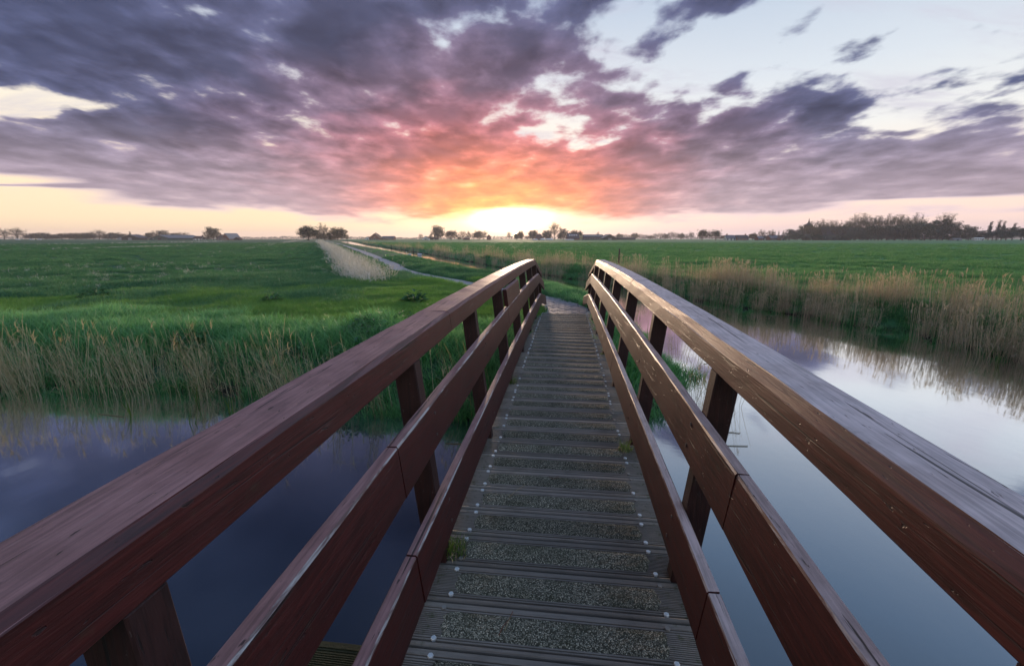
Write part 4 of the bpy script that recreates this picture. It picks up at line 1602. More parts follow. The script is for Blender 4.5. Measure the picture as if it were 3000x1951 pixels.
def tree_forms(seed, style):
    """unit-high tree: trunk with limbs, and a crown of twigs and leaf clumps"""
    r_ = random.Random(seed)
    trunk, tw = MB(), MB()
    lv_, lf_ = [], []
    # crown centre and half sizes, clear trunk, limbs, twigs per limb, leaves per twig, leaf size, clump size
    C, (ax_, az_), zb, nl, nt, nlf, size, cl = dict(
        round=(.53, (.37, .46), .10, 30, 6, 18, .028, .050),
        sparse=(.57, (.36, .43), .16, 24, 9, 3, .013, .030),
        wide=(.56, (.40, .43), .14, 24, 9, 3, .013, .032),
        poplar=(.54, (.085, .46), .10, 30, 4, 9, .018, .020),
        bush=(.46, (.52, .52), .04, 26, 5, 14, .030, .060))[style]
    bend = Vector((r_.uniform(-.03, .03), r_.uniform(-.03, .03), 0))
    ctr = lambda z: Vector((bend.x * z, bend.y * z, z))
    trunk.tube([ctr(-.03), ctr(zb), ctr(.45), ctr(.80)], [.026, .020, .012, .003], 6)
    for i in range(nl):
        th = i * 2.39996 + r_.uniform(-.4, .4)
        ph = math.asin(max(-.62, min(.98, -0.55 + 1.5 * (i + r_.random()) / nl)))
        q_ = r_.uniform(.62, 1.0)
        tip = Vector((ax_ * q_ * math.cos(ph) * math.cos(th), ax_ * q_ * math.cos(ph) * math.sin(th), C + az_ * q_ * math.sin(ph)))
        st = ctr(max(zb * .8, min(.72, zb + (tip.z - zb) * .45)))
        mid = (st * .5 + tip * .5) + Vector((0, 0, -.03 + r_.uniform(-.02, .03)))
        trunk.tube([st, mid, tip], [.008, .005, .002], 4)
        for j in range(nt):
            t = r_.uniform(.35, 1.0)
            base = st * (1 - t) * (1 - t) + mid * 2 * t * (1 - t) + tip * t * t
            d = ((base - Vector((0, 0, C - .15))).normalized() * .8 + Vector((r_.gauss(0, .55), r_.gauss(0, .55), r_.gauss(.15, .45)))).normalized()
            ln = r_.uniform(.06, .15) * (1.0 if style != 'poplar' else .5)
            end = base + d * ln
            tw.tube([base, end], [.0022, .0010], 3)
            ends = [end]
            if style in ('sparse', 'wide'):
                for _k in range(4):
                    d2 = (d + Vector((r_.gauss(0, .6), r_.gauss(0, .6), r_.gauss(.1, .5)))).normalized()
                    b2 = base + (end - base) * r_.uniform(.3, 1)
                    e2 = b2 + d2 * ln * r_.uniform(.4, .8)
                    tw.tube([b2, e2], [.0013, .0006], 3)
                    ends.append(e2)
            for c in ends:
                for _l in range(nlf):
                    cc = c + Vector((r_.gauss(0, cl), r_.gauss(0, cl), r_.gauss(0, cl * .8)))
                    cc.z = max(.03, min(1.0, cc.z))
                    a = Vector((r_.gauss(0, 1), r_.gauss(0, 1), r_.gauss(0, 1))).normalized()
                    b_ = a.orthogonal().normalized()
                    s_ = size * r_.uniform(.5, 1.3)
                    k = len(lv_)
                    lv_ += [cc - a * s_, cc + b_ * s_ * .6, cc + a * s_, cc - b_ * s_ * .6]
                    lf_.append((k, k + 1, k + 2, k + 3))
    return trunk, tw, (lv_, lf_)


def tree_proto(seed, style, leafmat):
    tk, tw, (lv_, lf_) = tree_forms(seed, style)
    me_t = mesh('trunk', tk.v, tk.f, M['bark'])
    nb = len(tw.v)
    v = list(tw.v) + [tuple(p) for p in lv_]
    f = list(tw.f) + [tuple(nb + i for i in q_) for q_ in lf_]
    me_c = mesh('crown', v, f, [M['twigs'], leafmat], False, [0] * len(tw.f) + [1] * len(lf_))
    r_ = np.random.default_rng(seed)
    at = me_c.attributes.new('tint', 'FLOAT', 'POINT')
    tv = np.concatenate([r_.random(nb) * .6, np.repeat(r_.random(len(lf_)), 4)]).astype(np.float32)
    at.data.foreach_set('value', tv)
    return me_t, me_c


def conifer_proto(seed):
    r_ = random.Random(seed)
    tk = MB().tube([(0, 0, -.02), (0, 0, .9)], [.02, .004], 6)
    v, f = [], []
    for i in range(900):
        z = .06 + .92 * (1 - math.sqrt(r_.random()) * .99) ** .9
        rad = .24 * (1 - z) * (.6 + .5 * r_.random()) + .006
        a = r_.uniform(0, 6.28)
        p = Vector((rad * math.cos(a), rad * math.sin(a), z - rad * .25))
        d = Vector((math.cos(a), math.sin(a), -.35)).normalized()
        t = Vector((-math.sin(a), math.cos(a), r_.uniform(-.3, .3)))
        s_ = .03 * r_.uniform(.6, 1.3)
        k = len(v)
        v += [p - d * s_, p + t * s_ * .5, p + d * s_, p - t * s_ * .5]
        f.append((k, k + 1, k + 2, k + 3))
    me = mesh('crown', v, f, M['leaf_dark'])
    at = me.attributes.new('tint', 'FLOAT', 'POINT')
    at.data.foreach_set('value', np.repeat(np.random.default_rng(seed).random(len(f)), 4).astype(np.float32))
    return mesh('trunk', tk.v, tk.f, M['bark']), me


PROTO = {
    'd': [tree_proto(3, 'round', M['leaf_dark']), tree_proto(8, 'round', M['leaf_dark']), tree_proto(15, 'round', M['leaf_dark'])],
    's': [tree_proto(21, 'sparse', M['leaf_spring']), tree_proto(22, 'wide', M['leaf_spring']), tree_proto(23, 'sparse', M['leaf_spring'])],
    'r': [tree_proto(31, 'round', M['leaf_spring']), tree_proto(32, 'round', M['leaf_spring'])],
    'b': [tree_proto(41, 'bush', M['leaf_dark']), tree_proto(42, 'bush', M['leaf_dark'])],
    'p': [tree_proto(51, 'poplar', M['leaf_dark']), tree_proto(52, 'poplar', M['leaf_dark'])],
    'c': [conifer_proto(61)],
}
NOMW = {'d': .80, 's': .84, 'r': .80, 'b': 1.2, 'p': .24, 'c': .46}


def horizon_xy(px, D):
    zc = D * math.cos(PITCH) + EYE * math.sin(PITCH)
    return (px - 1500) / FPX * zc, D, zc / FPX          # x, y, metres per pixel


ORD = ('first second third fourth fifth sixth seventh eighth ninth tenth eleventh twelfth thirteenth fourteenth fifteenth '
       'sixteenth seventeenth eighteenth nineteenth twentieth twenty-first twenty-second').split()


def far_tree(px, D, hpx, wpx, kind, label, group=None, name='tree'):
    x, y, mpp = horizon_xy(px, D)
    r_ = random.Random(int(px * 7 + D))
    me_t, me_c = PROTO[kind][int(px) % len(PROTO[kind])]
    t = empty(name, (x, y, -0.05), r_.uniform(0, 6.28))
    h = hpx * mpp
    w = wpx * mpp / NOMW[kind]
    t.scale = (w, w, h)
    tag(t, label, 'tree', group)
    obj('trunk', me_t, t)
    obj('crown', me_c, t)
    return t


G1 = 'hazy trees behind the left farms'
for (px, h, w, k, lab) in [
        (14, 33, 34, 's', 'hazy bare-crowned tree at the far left edge of the picture'),
        (52, 36, 46, 's', 'hazy spreading tree second from the left edge'),
        (240, 17, 44, 'b', 'low hazy bush left of the broad bare tree'),
        (292, 30, 44, 's', 'broad hazy tree standing above the left tree line'),
        (384, 26, 8, 'p', 'slim hazy poplar behind the dark left barn'),
        (436, 21, 20, 'd', 'small round hazy tree right of the dark left barn'),
        (452, 26, 22, 's', 'thin hazy tree left of the long green barn'),
        (478, 29, 38, 'd', 'round hazy tree behind the low barn'),
        (540, 23, 40, 's', 'bare hazy tree behind the long green barn ridge'),
        (607, 12, 26, 'b', 'small bush between white cottage and round tree'),
        (626, 38, 42, 'r', 'tall round tree left of the white-windowed farmhouse')]:
    far_tree(px, 520 if px > 600 else 640, h, w, k, lab, G1)
for i, px in enumerate((92, 118, 136, 156, 182, 204, 222, 262, 274, 318, 338, 358, 404, 510, 524)):
    far_tree(px, 680 + (px % 5) * 14, 14 + (px * 7 % 9), 40, 'dbrds'[px % 5], ORD[i] + ' tree from the left in the hazy row behind the left farms', G1)

G2 = 'trees in the clump at the end of the path'
for (px, h, w, k, lab) in [
        (905, 45, 64, 'd', 'big dense dark round tree left in the clump by the path'),
        (950, 50, 42, 's', 'open bare-branched tree in the clump by the path'),
        (967, 27, 15, 'c', 'dark little conifer in the clump by the path'),
        (990, 38, 54, 'r', 'light round tree right in the clump by the path'),
        (1017, 18, 16, 's', 'small thin tree at the right end of the clump'),
        (932, 28, 48, 'b', 'dark bush under the clump by the path'),
        (956, 25, 44, 'b', 'dark bush below the open tree in the clump'),
        (978, 16, 30, 'b', 'low bush beneath the light round tree in the clump')]:
    far_tree(px, 400, h, w, k, lab, G2)

G3 = 'trees around the middle farms'
for (px, h, w, k, lab) in [
        (1233, 18, 16, 's', 'small bare tree left of the white-fronted cottage'),
        (1252, 10, 16, 'b', 'dark bush right of the white-fronted cottage'),
        (1284, 42, 38, 'r', 'round tree with clear trunk in the middle farm row'),
        (1262, 16, 18, 'b', 'bush left of the round tree in the farm row'),
        (1322, 29, 46, 'd', 'dense dark broad tree right of the round tree'),
        (1356, 27, 24, 's', 'first open tree right of the dense dark tree'),
        (1373, 25, 22, 's', 'second open tree right of the dense dark tree'),
        (1389, 21, 20, 's', 'third open tree right of the dense dark tree'),
        (1400, 28, 26, 'd', 'dark tree left of the rounded barn'),
        (1417, 27, 26, 's', 'open tree just left of the rounded barn'),
        (1345, 10, 20, 'b', 'low bush beside the dense dark tree in the farm row'),
        (1491, 24, 15, 's', 'slim tree just left of the rising sun'),
        (1513, 21, 16, 'r', 'small tree touching the rising sun on its right'),
        (1526, 26, 17, 'r', 'second small tree right of the rising sun'),
        (1545, 13, 22, 's', 'low thin tree left of the hipped farmhouse'),
        (1560, 28, 26, 'd', 'dark tree against the hipped farmhouse'),
        (1569, 30, 18, 's', 'open tree above the hipped farmhouse'),
        (1602, 28, 32, 'd', 'dense tree right of the hipped farmhouse'),
        (1624, 52, 36, 's', 'tallest bare tree glowing in front of the sunrise'),
        (1650, 34, 30, 'd', 'dense tree left of the black roofed barn'),
        (1640, 22, 22, 'b', 'bush at the foot of the tallest bare tree'),
        (1680, 28, 28, 'r', 'tree behind the black roofed barn'),
        (1697, 27, 22, 'r', 'tree behind the yellow silo'),
        (1751, 23, 14, 's', 'thin tree behind the long cattle shed')]:
    far_tree(px, 620, h, w, k, lab, G3)
G4 = 'hazy row of trees right of the long shed'
for i, px in enumerate(range(1800, 2036, 15)):
    far_tree(px, 860 + (i % 3) * 25, 13 + (i * 5 % 7) + (4 if px > 1930 else 0), 22, 'srs'[i % 3], ORD[i] + ' tree from the left in the hazy row between shed and village', G4)

G5 = 'trees of the village on the right'
for (px, h, w, k, lab) in [
        (2057, 34, 34, 'd', 'left tree of the dark pair before the village'),
        (2077, 31, 20, 's', 'bare tree between the dark pair before the village'),
        (2096, 33, 34, 'd', 'right tree of the dark pair before the village'),
        (2205, 22, 26, 'r', 'small tree right of the second dark-roofed house'),
        (2231, 31, 28, 's', 'bare tree behind the low village house'),
        (2257, 31, 24, 's', 'bare tree behind the blue-roofed house'),
        (2268, 29, 13, 'c', 'first dark conifer above the red house'),
        (2279, 30, 13, 'c', 'second dark conifer above the red house'),
        (2292, 31, 18, 'c', 'broadest dark conifer right of the red house'),
        (2313, 33, 34, 'd', 'dark tree right of the conifers'),
        (2332, 31, 30, 'd', 'dark tree left of the church tower'),
        (2350, 46, 34, 'd', 'tall dark tree hiding the church tower'),
        (2386, 38, 34, 'd', 'dark tree between the tower and the church roof'),
        (2440, 36, 50, 'd', 'dark tree in front of the church roof'),
        (2490, 54, 50, 'd', 'dense dark tree right of the church roof'),
        (2668, 50, 60, 'd', 'dark tree under the bare row, left of the big clump'),
        (2708, 58, 62, 'd', 'left dense tree of the big dark clump'),
        (2745, 60, 58, 'd', 'middle dense tree of the big dark clump'),
        (2784, 55, 56, 'd', 'right dense tree of the big dark clump'),
        (2760, 80, 60, 's', 'tall bare crown rising over the big dark clump'),
        (2836, 45, 42, 'r', 'loose light tree right of the big dark clump'),
        (2868, 30, 44, 'd', 'low tree left of the poplars'),
        (2894, 60, 13, 'p', 'leftmost slim poplar near the right edge'),
        (2918, 65, 14, 'p', 'tallest slim poplar near the right edge'),
        (2932, 62, 12, 'p', 'slim poplar just right of the tallest one'),
        (2964, 55, 12, 'p', 'rightmost slim poplar near the right edge'),
        (2906, 31, 44, 'd', 'dark tree at the foot of the left poplars'),
        (2946, 39, 50, 'd', 'dark tree between the right poplars'),
        (2990, 42, 56, 'd', 'dark tree at the right edge of the picture')]:
    far_tree(px, 400 if px > 2660 or px < 2110 else 470, h, w, k, lab, G5)
for i, px in enumerate((2372, 2398, 2424, 2450, 2474, 2500, 2522, 2542, 2562, 2582, 2602, 2622, 2642, 2662, 2684)):
    far_tree(px, 440 + (i % 3) * 6, (58 if px < 2480 else 74) + (i * 7 % 9) - 4, 46, 's', ORD[i] + ' tree from the left in the tall bare-crowned row by the church', G5)
for i, px in enumerate((2505, 2528, 2551, 2574, 2597, 2620, 2643)):
    far_tree(px, 425, 38 + i * 3 % 8, 56, 'd', ORD[i] + ' dark tree from the left beneath the tall bare row', G5)
for i, px in enumerate(range(2310, 2840, 26)):
    far_tree(px, 405 if px > 2660 else 418, 17 + i * 5 % 6, 46, 'b', ORD[i] + ' bush from the left in the dark hedge along the village', G5)

# far-off woods on the skyline, too distant to tell trees apart
r_ = np.random.default_rng(77)
lv_, lf_ = [], []
for k in range(15000):
    px = r_.uniform(-250, 3250)
    D = 1750 + 120 * r_.random()
    x, y, mpp = horizon_xy(px, D)
    hh = (4.0 + 6.5 * vnoise(np.array([px * .013]), np.array([1.0]), 4)[0] + 3.5 * vnoise(np.array([px * .07]), np.array([2.0]), 4)[0]) * mpp * .78
    z = hh * r_.random() ** .8 - 1.0
    s_ = 1.5 * r_.uniform(.6, 1.4)
    a = r_.uniform(0, 6.28)
    b_ = len(lv_)
    lv_ += [(x - s_ * math.cos(a), y - s_ * math.sin(a), z - s_ * .6), (x + s_ * math.cos(a), y + s_ * math.sin(a), z - s_ * .5),
            (x + s_ * .8 * math.cos(a), y + s_ * .8 * math.sin(a), z + s_ * .7), (x - s_ * .7 * math.cos(a), y - s_ * .7 * math.sin(a), z + s_ * .8)]
    lf_.append((b_, b_ + 1, b_ + 2, b_ + 3))
me = mesh('far_woodland', lv_, lf_, M['leaf_dark'])
at = me.attributes.new('tint', 'FLOAT', 'POINT')
at.data.foreach_set('value', np.repeat(r_.random(len(lf_)), 4).astype(np.float32))
tag(obj('far_woodland', me), 'thin hazy line of distant woods along the horizon', None, None, 'stuff')

# ================================================================== farms, houses and church
M['b_dark'] = plain('dark_boards', (0.045, 0.042, 0.045), .8, .2, .3, .8)
M['b_green'] = plain('green_sheet', (0.050, 0.095, 0.085), .7, .3, .2, .6)
M['b_brick'] = plain('red_brick', (0.20, 0.085, 0.065), .85, .2, .25, 1.5)
M['b_white'] = plain('white_render', (0.72, 0.72, 0.72), .7, .3, .08, 1.0)
M['b_grey'] = plain('grey_sheet', (0.28, 0.28, 0.30), .7, .3, .15, .8)
M['r_dark'] = plain('dark_roof', (0.050, 0.046, 0.055), .75, .3, .25, 1.2)
M['r_brown'] = plain('brown_roof', (0.095, 0.060, 0.052), .8, .3, .25, 1.2)
M['r_blue'] = plain('slate_roof', (0.080, 0.090, 0.120), .6, .4, .2, 1.2)
M['r_grey'] = plain('grey_roof', (0.20, 0.205, 0.22), .6, .4, .2, 1.0)
M['glass'] = plain('window_glass', (0.06, 0.07, 0.09), .12, .6, .1, 1.0)
M['silo'] = plain('yellow_silo', (0.42, 0.36, 0.20), .6, .4, .15, 1.0)
M['stone'] = plain('church_brick', (0.105, 0.070, 0.062), .85, .2, .25, 1.0)


def house(name, label, cat, px0, px1, D, wall_px, ridge_px, depth, wm, rm, face='side', wins=(), doors=(), hip=0.0, chim=(), skylights=0, rot=0.0, over=.3, winmat='b_white', group=None):
    """walls, pitched roof, windows and doors; face 'side' shows the eaves, 'gable' the gable end"""
    x0, y, mpp = horizon_xy(px0, D)
    x1 = horizon_xy(px1, D)[0]
    w, hw_, hr = (x1 - x0), wall_px * mpp, ridge_px * mpp
    t = empty(name, ((x0 + x1) / 2, y, -0.03), rot)
    tag(t, label, cat, group)
    a, d = w / 2, depth / 2
    b = MB()
    if face == 'side':
        v = [(-a, -d, 0), (a, -d, 0), (a, d, 0), (-a, d, 0), (-a, -d, hw_), (a, -d, hw_), (a, d, hw_), (-a, d, hw_)]
        f = [(0, 1, 5, 4), (2, 3, 7, 6), (1, 2, 6, 5), (3, 0, 4, 7)]
        hx = hip * a
        v += [(-a + hx, 0, hr - .12), (a - hx, 0, hr - .12)]
        if hip == 0:
            f += [(5, 6, 9), (7, 4, 8)]
        b.add(v, f)
        b.build('wall', M[wm], t)
        o = over
        if hip:
            e = [(-a - o, -d - o, hw_ - .1), (a + o, -d - o, hw_ - .1), (a + o, d + o, hw_ - .1), (-a - o, d + o, hw_ - .1), (-a + hx, 0, hr), (a - hx, 0, hr)]
            MB().add(e, [(0, 1, 5, 4), (1, 2, 5), (2, 3, 4, 5), (3, 0, 4), (3, 2, 1, 0)]).build('roof', M[rm], t)
        else:
            rb = MB()
            for s in (-1, 1):
                e0, e1 = s * (d + o), 0.0
                z0_, z1_ = hw_ - .15, hr
                q_ = [(-a - o, e0, z0_), (a + o, e0, z0_), (a + o, e1, z1_), (-a - o, e1, z1_)]
                q2 = [(x_, y_, z_ + .22) for x_, y_, z_ in q_]
                rb.loft([q_ if s < 0 else q_[::-1], q2 if s < 0 else q2[::-1]])
            rf = rb.build('roof', M[rm], t)
            for k in range(skylights):
                xs = -a + w * (k + 1) / (skylights + 1)
                yy, zz_ = -(d + o) * .42, hw_ + (hr - hw_) * .58 + .26
                sl = (hr - hw_) / (d + o)
                MB().add([(xs - .9, yy - .7, zz_ - .7 * sl + .06), (xs + .9, yy - .7, zz_ - .7 * sl + .06), (xs + .9, yy + .7, zz_ + .7 * sl + .06), (xs - .9, yy + .7, zz_ + .7 * sl + .06)], [(0, 1, 2, 3)]).build('skylight', M['b_white'], rf)
        fy = -d
    else:
        v = [(-a, -d, 0), (a, -d, 0), (a, d, 0), (-a, d, 0), (-a, -d, hw_), (a, -d, hw_), (a, d, hw_), (-a, d, hw_), (0, -d, hr - .12), (0, d, hr - .12)]
        f = [(0, 1, 5, 8, 4), (2, 3, 7, 9, 6), (1, 2, 6, 5), (3, 0, 4, 7)]
        b.add(v, f)
        b.build('wall', M[wm], t)
        rb = MB()
        for s in (-1, 1):
            q_ = [(s * (a + over), -d - over, hw_ - .15), (s * (a + over), d + over, hw_ - .15), (0, d + over, hr), (0, -d - over, hr)]
            q2 = [(x_, y_, z_ + .22) for x_, y_, z_ in q_]
            rb.loft([q_ if s > 0 else q_[::-1], q2 if s > 0 else q2[::-1]])
        rb.build('roof', M[rm], t)
        fy = -d
    for (u, v0, ww, wh) in wins:
        xc, zc_ = -a + u * w, v0 * hw_
        wo_ = MB().box(xc - ww / 2 - .12, xc + ww / 2 + .12, fy - .06, fy + .02, zc_ - wh / 2 - .12, zc_ + wh / 2 + .12).build('window', M[winmat], t)
        MB().box(xc - ww / 2, xc + ww / 2, fy - .085, fy - .062, zc_ - wh / 2, zc_ + wh / 2).build('pane', M['glass'], wo_)
    for (u, ww, wh) in doors:
        xc = -a + u * w
        MB().box(xc - ww / 2, xc + ww / 2, fy - .05, fy + .02, 0, wh).build('door', M['b_dark'] if wm != 'b_dark' else M['b_grey'], t)
    for (u,) in chim:
        xc = -a + u * w
        MB().box(xc - .45, xc + .45, -.45, .45, hr - 1.0, hr + 1.3).build('chimney', M['b_brick'], t)
    return t


WN = lambda n, lo=.12, hi=.88, v=.5, w=1.1, h=1.5: [(lo + (hi - lo) * i / max(1, n - 1), v, w, h) for i in range(n)]
# left farms
house('barn', 'dark gabled barn left of the long green barn', 'barn', 372, 420, 520, 7, 15, 14, 'b_dark', 'r_blue', 'gable', doors=[(.5, 4, 2.4)], over=.5)
house('shed', 'low grey-roofed shed between the two left barns', 'shed', 447, 490, 540, 4.5, 8, 12, 'b_green', 'r_grey', 'side', doors=[(.4, 3, 1.6)])
house('barn', 'long green barn with pale roof on the left', 'barn', 486, 552, 520, 6, 14, 40, 'b_green', 'r_grey', 'gable', doors=[(.5, 4.5, 2.3)], wins=[(.15, .6, 1.4, .7)], rot=R(-14), over=.5)
house('cottage', 'small white-gabled cottage right of the long green barn', 'house', 573, 597, 520, 4.5, 11, 8, 'b_white', 'r_brown', 'side', wins=WN(2), doors=[(.5, 1.1, 2.0)], chim=[(.9,)])
house('farmhouse', 'farmhouse with white windows and big brown roof on the left', 'house', 646, 676, 500, 6, 16, 14, 'b_brick', 'r_brown', 'side', wins=WN(5, v=.55), doors=[(.4, 1.2, 2.2)], chim=[(.08,), (.75,)], hip=.25)
house('barn', 'great sloping barn roof joined to the left farmhouse', 'barn', 668, 690, 505, 3.5, 19, 22, 'b_brick', 'r_grey', 'gable', doors=[(.5, 3, 1.3)])
house('shed', 'tiny dark shed right of the left farmhouse', 'shed', 690, 706, 500, 3, 8, 6, 'b_dark', 'r_brown', 'gable')
for i, (px, lab) in enumerate(((52, 'leftmost pale wrapped bale stack in the far left field'), (94, 'middle pale wrapped bale stack in the far left field'), (116, 'right pale wrapped bale stack in the far left field'))):
    x, y, mpp = horizon_xy(px, 520)
    t = empty('bale_stack', (x, y, 0))
    tag(t, lab, 'bales', 'wrapped bales in the left field')
    for k in range(3):
        MB().tube([(-2.2 + 1.5 * k, 0, .62), (-.85 + 1.5 * k, 0, .62)], .62, 10).build('bale', M['b_white'], t, True)
house('greenhouse', 'low pale greenhouse in the left tree line', 'greenhouse', 355, 371, 560, 3.5, 6, 10, 'b_grey', 'b_grey', 'side', wins=WN(4, w=1.2, h=.8))
# farm in the middle distance
house('farmhouse', 'steep pyramid-roofed brick farmhouse in the middle distance', 'house', 1087, 1118, 560, 5, 18, 14, 'b_brick', 'r_brown', 'gable', wins=[(.2, .5, 1, 1.2), (.4, .5, 1, 1.2), (.6, .5, 1, 1.2), (.8, .5, 1, 1.2), (.5, 1.5, .9, 1.1)], doors=[(.5, 1.1, 1.9)], chim=[(.5,)], over=.6)
house('shed', 'white-gabled side house left of the pyramid-roofed farmhouse', 'house', 1072, 1088, 565, 4, 9, 9, 'b_white', 'r_brown', 'gable', wins=[(.5, .5, 1, 1.1)])
house('barn', 'flat-looking brick barn right of the pyramid-roofed farmhouse', 'barn', 1122, 1157, 565, 5.5, 10.5, 10, 'b_brick', 'r_blue', 'side', wins=WN(6, v=.55, w=1.4, h=.9), doors=[(.75, 2.4, 1.7)])
house('cottage', 'white-fronted cottage at the left of the middle farm row', 'house', 1239, 1258, 600, 4, 10, 8, 'b_white', 'r_brown', 'gable', wins=[(.3, .5, .9, 1.2), (.7, .5, .9, 1.2)], doors=[(.5, .9, 1.7)])
house('shed', 'low brown shed behind the round tree in the farm row', 'shed', 1262, 1284, 640, 5, 8, 8, 'b_dark', 'r_brown', 'side', doors=[(.5, 2.2, 1.8)])
house('shed', 'small brown shed among the open farm trees', 'shed', 1358, 1376, 610, 3.5, 6, 6, 'b_brick', 'r_brown', 'side', doors=[(.4, 1.6, 1.3)])
house('barn', 'tall rounded dark barn left of the sun', 'barn', 1427, 1438, 600, 8, 15, 10, 'b_brick', 'r_dark', 'gable', wins=[(.5, .7, .9, 1.0)])
# farm right of the sun
house('farmhouse', 'hip-roofed farmhouse right of the sun', 'house', 1568, 1590, 580, 7, 17, 12, 'b_brick', 'r_brown', 'side', wins=WN(3), chim=[(.5,)], hip=.5)
house('barn', 'black-roofed barn with a row of skylights', 'barn', 1661, 1694, 570, 4, 19, 16, 'b_brick', 'r_dark', 'side', skylights=4, doors=[(.5, 3, 1.5)], hip=0, over=.5)
house('cattle_shed', 'long low cattle shed with pale ridge lights', 'barn', 1706, 1764, 575, 7, 15, 20, 'b_dark', 'r_dark', 'side', skylights=9, wins=WN(8, v=.55, w=1.6, h=.8, lo=.06, hi=.94))
house('barn', 'dark gable barn with pale roof edge right of the cattle shed', 'barn', 1762, 1798, 560, 5.5, 16, 26, 'b_dark', 'r_grey', 'gable', doors=[(.5, 4, 2.2)], over=.5)
house('open_shed', 'low open-fronted shed with dark posts on the field edge', 'shed', 1806, 1859, 580, 5.0, 6.2, 8, 'b_dark', 'r_dark', 'side', wins=WN(9, v=.45, w=1.6, h=1.2, lo=.07, hi=.93), winmat='b_dark')
x, y, mpp = horizon_xy(1701.5, 565)
t = empty('silo', (x, y, 0))
tag(t, 'two pale yellow feed silos between black barn and cattle shed', 'silo')
for k in (-1, 1):
    MB().tube([(k * 1.0, 0, 0), (k * 1.0, 0, 1.0), (k * 1.0, 0, 5.2), (k * 1.0, 0, 6.0)], [.5, .95, .95, .2], 12).build('tank', M['silo'], t, True)
    MB().box(k * 1.0 - .95, k * 1.0 + .95, -1.0, -.9, 0, .25).build('footing', M['b_grey'], t)
for (px0, px1, h, lab) in ((1560, 1576, 3, 'left white silage bag before the sun farm'), (1582, 1598, 4.5, 'middle white silage bag before the sun farm'),
                           (1599, 1620, 4.5, 'right white silage bag before the sun farm'), (1655, 1682, 2.6, 'low white silage bag before the black barn')):
    x0, y, mpp = horizon_xy(px0, 545)
    x1 = horizon_xy(px1, 545)[0]
    rings = []
    hh = h * mpp
    for s_, sc_ in ((x0, .5), (x0 + .8, .95), ((x0 + x1) / 2, 1.0), (x1 - .8, .92), (x1, .4)):
        rings.append([(s_ - (x0 + x1) / 2, 2.2 * math.cos(a) * sc_, max(-.05, hh * sc_ * math.sin(a))) for a in (3.3, 2.7, 2.1, 1.57, 1.0, .45, -.15)])
    o = MB().loft(rings).build('silage_bag', M['b_white'], None, True)
    o.location = ((x0 + x1) / 2, y, 0)
    tag(o, lab, 'silage bag', 'white silage bags before the sun farm')
# village
G6 = 'houses at the village edge'
house('house', 'dark-roofed white house right of the dark tree pair', 'house', 2123, 2149, 440, 5, 14.5, 8, 'b_white', 'r_blue', 'side', wins=WN(3), doors=[(.5, 1, 2)], chim=[(.2,)], group=G6)
house('house', 'white gable end beside the dark tree pair', 'house', 2113, 2123, 445, 6, 13, 8, 'b_white', 'r_brown', 'gable', wins=[(.5, .5, .9, 1.1)], group=G6)
house('house', 'second dark-roofed house of the village edge with white windows', 'house', 2154, 2187, 440, 5.5, 14.5, 8, 'b_brick', 'r_dark', 'side', wins=WN(4), doors=[(.35, 1, 2)], chim=[(.85,)], group=G6)
house('house', 'low blue-roofed house half hidden by village trees', 'house', 2216, 2232, 450, 5, 11, 8, 'b_brick', 'r_blue', 'side', wins=WN(2), group=G6)
house('house', 'white gable house next to the blue-roofed long house', 'house', 2240, 2250, 446, 6, 13, 8, 'b_white', 'r_dark', 'gable', wins=[(.5, .5, .8, 1.1)], group=G6)
house('house', 'long blue-roofed house left of the red house', 'house', 2250, 2275, 440, 6, 14, 8, 'b_brick', 'r_blue', 'side', wins=WN(4), doors=[(.6, 1, 2)], chim=[(.5,)], group=G6)
house('house', 'red gabled house below the conifers', 'house', 2277, 2297, 435, 5, 14, 8, 'b_brick', 'r_brown', 'gable', wins=[(.3, .5, .9, 1.2), (.7, .5, .9, 1.2)], doors=[(.5, .9, 1.9)], group=G6)
t = house('church', 'big dark church nave roof above the village trees', 'church', 2394, 2470, 452, 14, 39, 16, 'stone', 'r_dark', 'side', wins=WN(5, v=.55, w=1.2, h=2.6), doors=[(.1, 1.6, 2.6)], over=.4)
x, y, mpp = horizon_xy(2363, 450)
tw_ = empty('church_tower', (x, y, 0))
tag(tw_, 'dark church tower with a thin pointed spire', 'church tower')
MB().box(-2.6, 2.6, -2.6, 2.6, 0, 42 * mpp).build('wall', M['stone'], tw_)
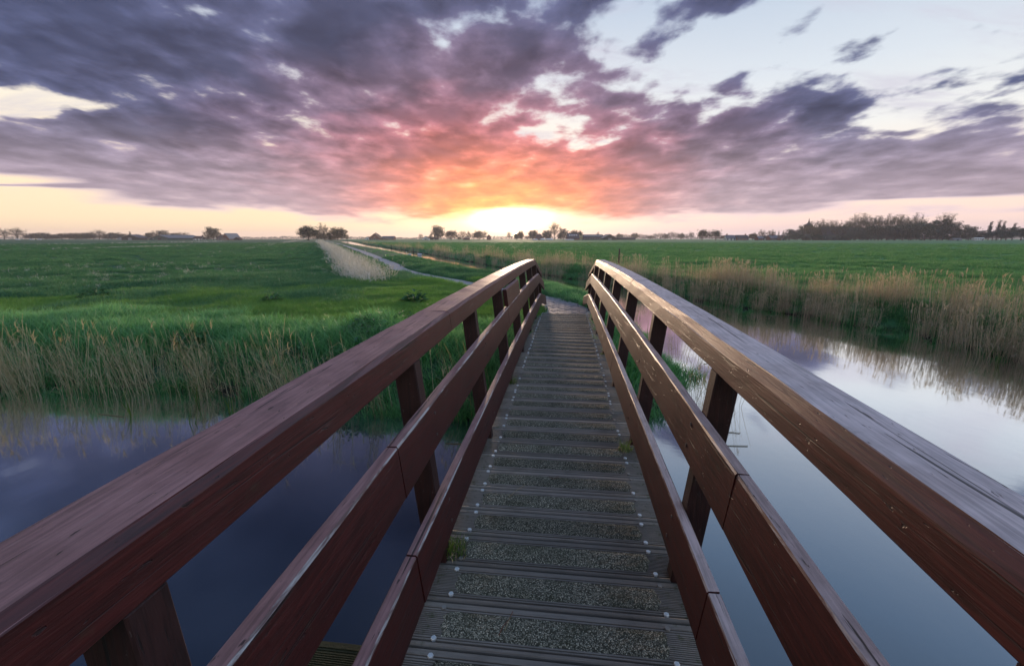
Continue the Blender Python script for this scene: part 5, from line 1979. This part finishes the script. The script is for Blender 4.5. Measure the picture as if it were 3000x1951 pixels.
MB().add([(-2.8, -2.8, 42 * mpp), (2.8, -2.8, 42 * mpp), (2.8, 2.8, 42 * mpp), (-2.8, 2.8, 42 * mpp), (0, 0, 52 * mpp)], [(0, 1, 4), (1, 2, 4), (2, 3, 4), (3, 0, 4), (3, 2, 1, 0)]).build('roof', M['r_dark'], tw_)
MB().tube([(0, 0, 49 * mpp), (0, 0, 56 * mpp), (0, 0, 63 * mpp)], [.9, .4, .05], 8).build('spire', M['r_dark'], tw_)
for z_ in (30, 36):
    MB().box(-.6, .6, -2.66, -2.58, z_ * mpp - 1, z_ * mpp + 1).build('louvre', M['r_dark'], tw_)
house('caravan', 'white caravan parked at the right village edge', 'caravan', 2850, 2877, 385, 6.5, 7.6, 3, 'b_white', 'b_white', 'side', wins=WN(4, v=.62, w=1.3, h=.7), doors=[(.85, .8, 1.6)], over=.1)
house('shed', 'small grey shed under the right end of the big clump', 'shed', 2787, 2811, 390, 4, 6.5, 4, 'b_grey', 'r_grey', 'side', doors=[(.5, 1.6, 1.2)])
for px, wh in ((1920, 'leftmost'), (1972, 'middle'), (2019, 'rightmost')):
    x, y, mpp = horizon_xy(px, 900)
    t = empty('mast', (x, y, 0))
    tag(t, wh + ' thin mast above the hazy right tree row', 'mast', 'thin masts on the horizon')
    MB().tube([(0, 0, 0), (0, 0, 26 * mpp)], [.22, .10], 6).build('pole', M['b_grey'], t)
    MB().box(-.6, .6, -.1, .1, 24.5 * mpp, 24.9 * mpp).build('crossarm', M['b_grey'], t)

# ================================================================== morning haze
hz = MB().box(-2620, 2620, -2620, 2620, -3.0, 34)
m_, N, out_ = new_mat('morning_haze')
pv_ = N.n('ShaderNodeVolumePrincipled')
pv_.inputs['Color'].default_value = (0.86, 0.87, 0.96, 1)
pv_.inputs['Density'].default_value = 0.00022
pv_.inputs['Anisotropy'].default_value = 0.35
N.t.links.new(pv_.outputs[0], out_.inputs['Volume'])
haze = hz.build('haze', m_)
tag(haze, 'thin pale morning haze over the whole polder', None, None, 'stuff')
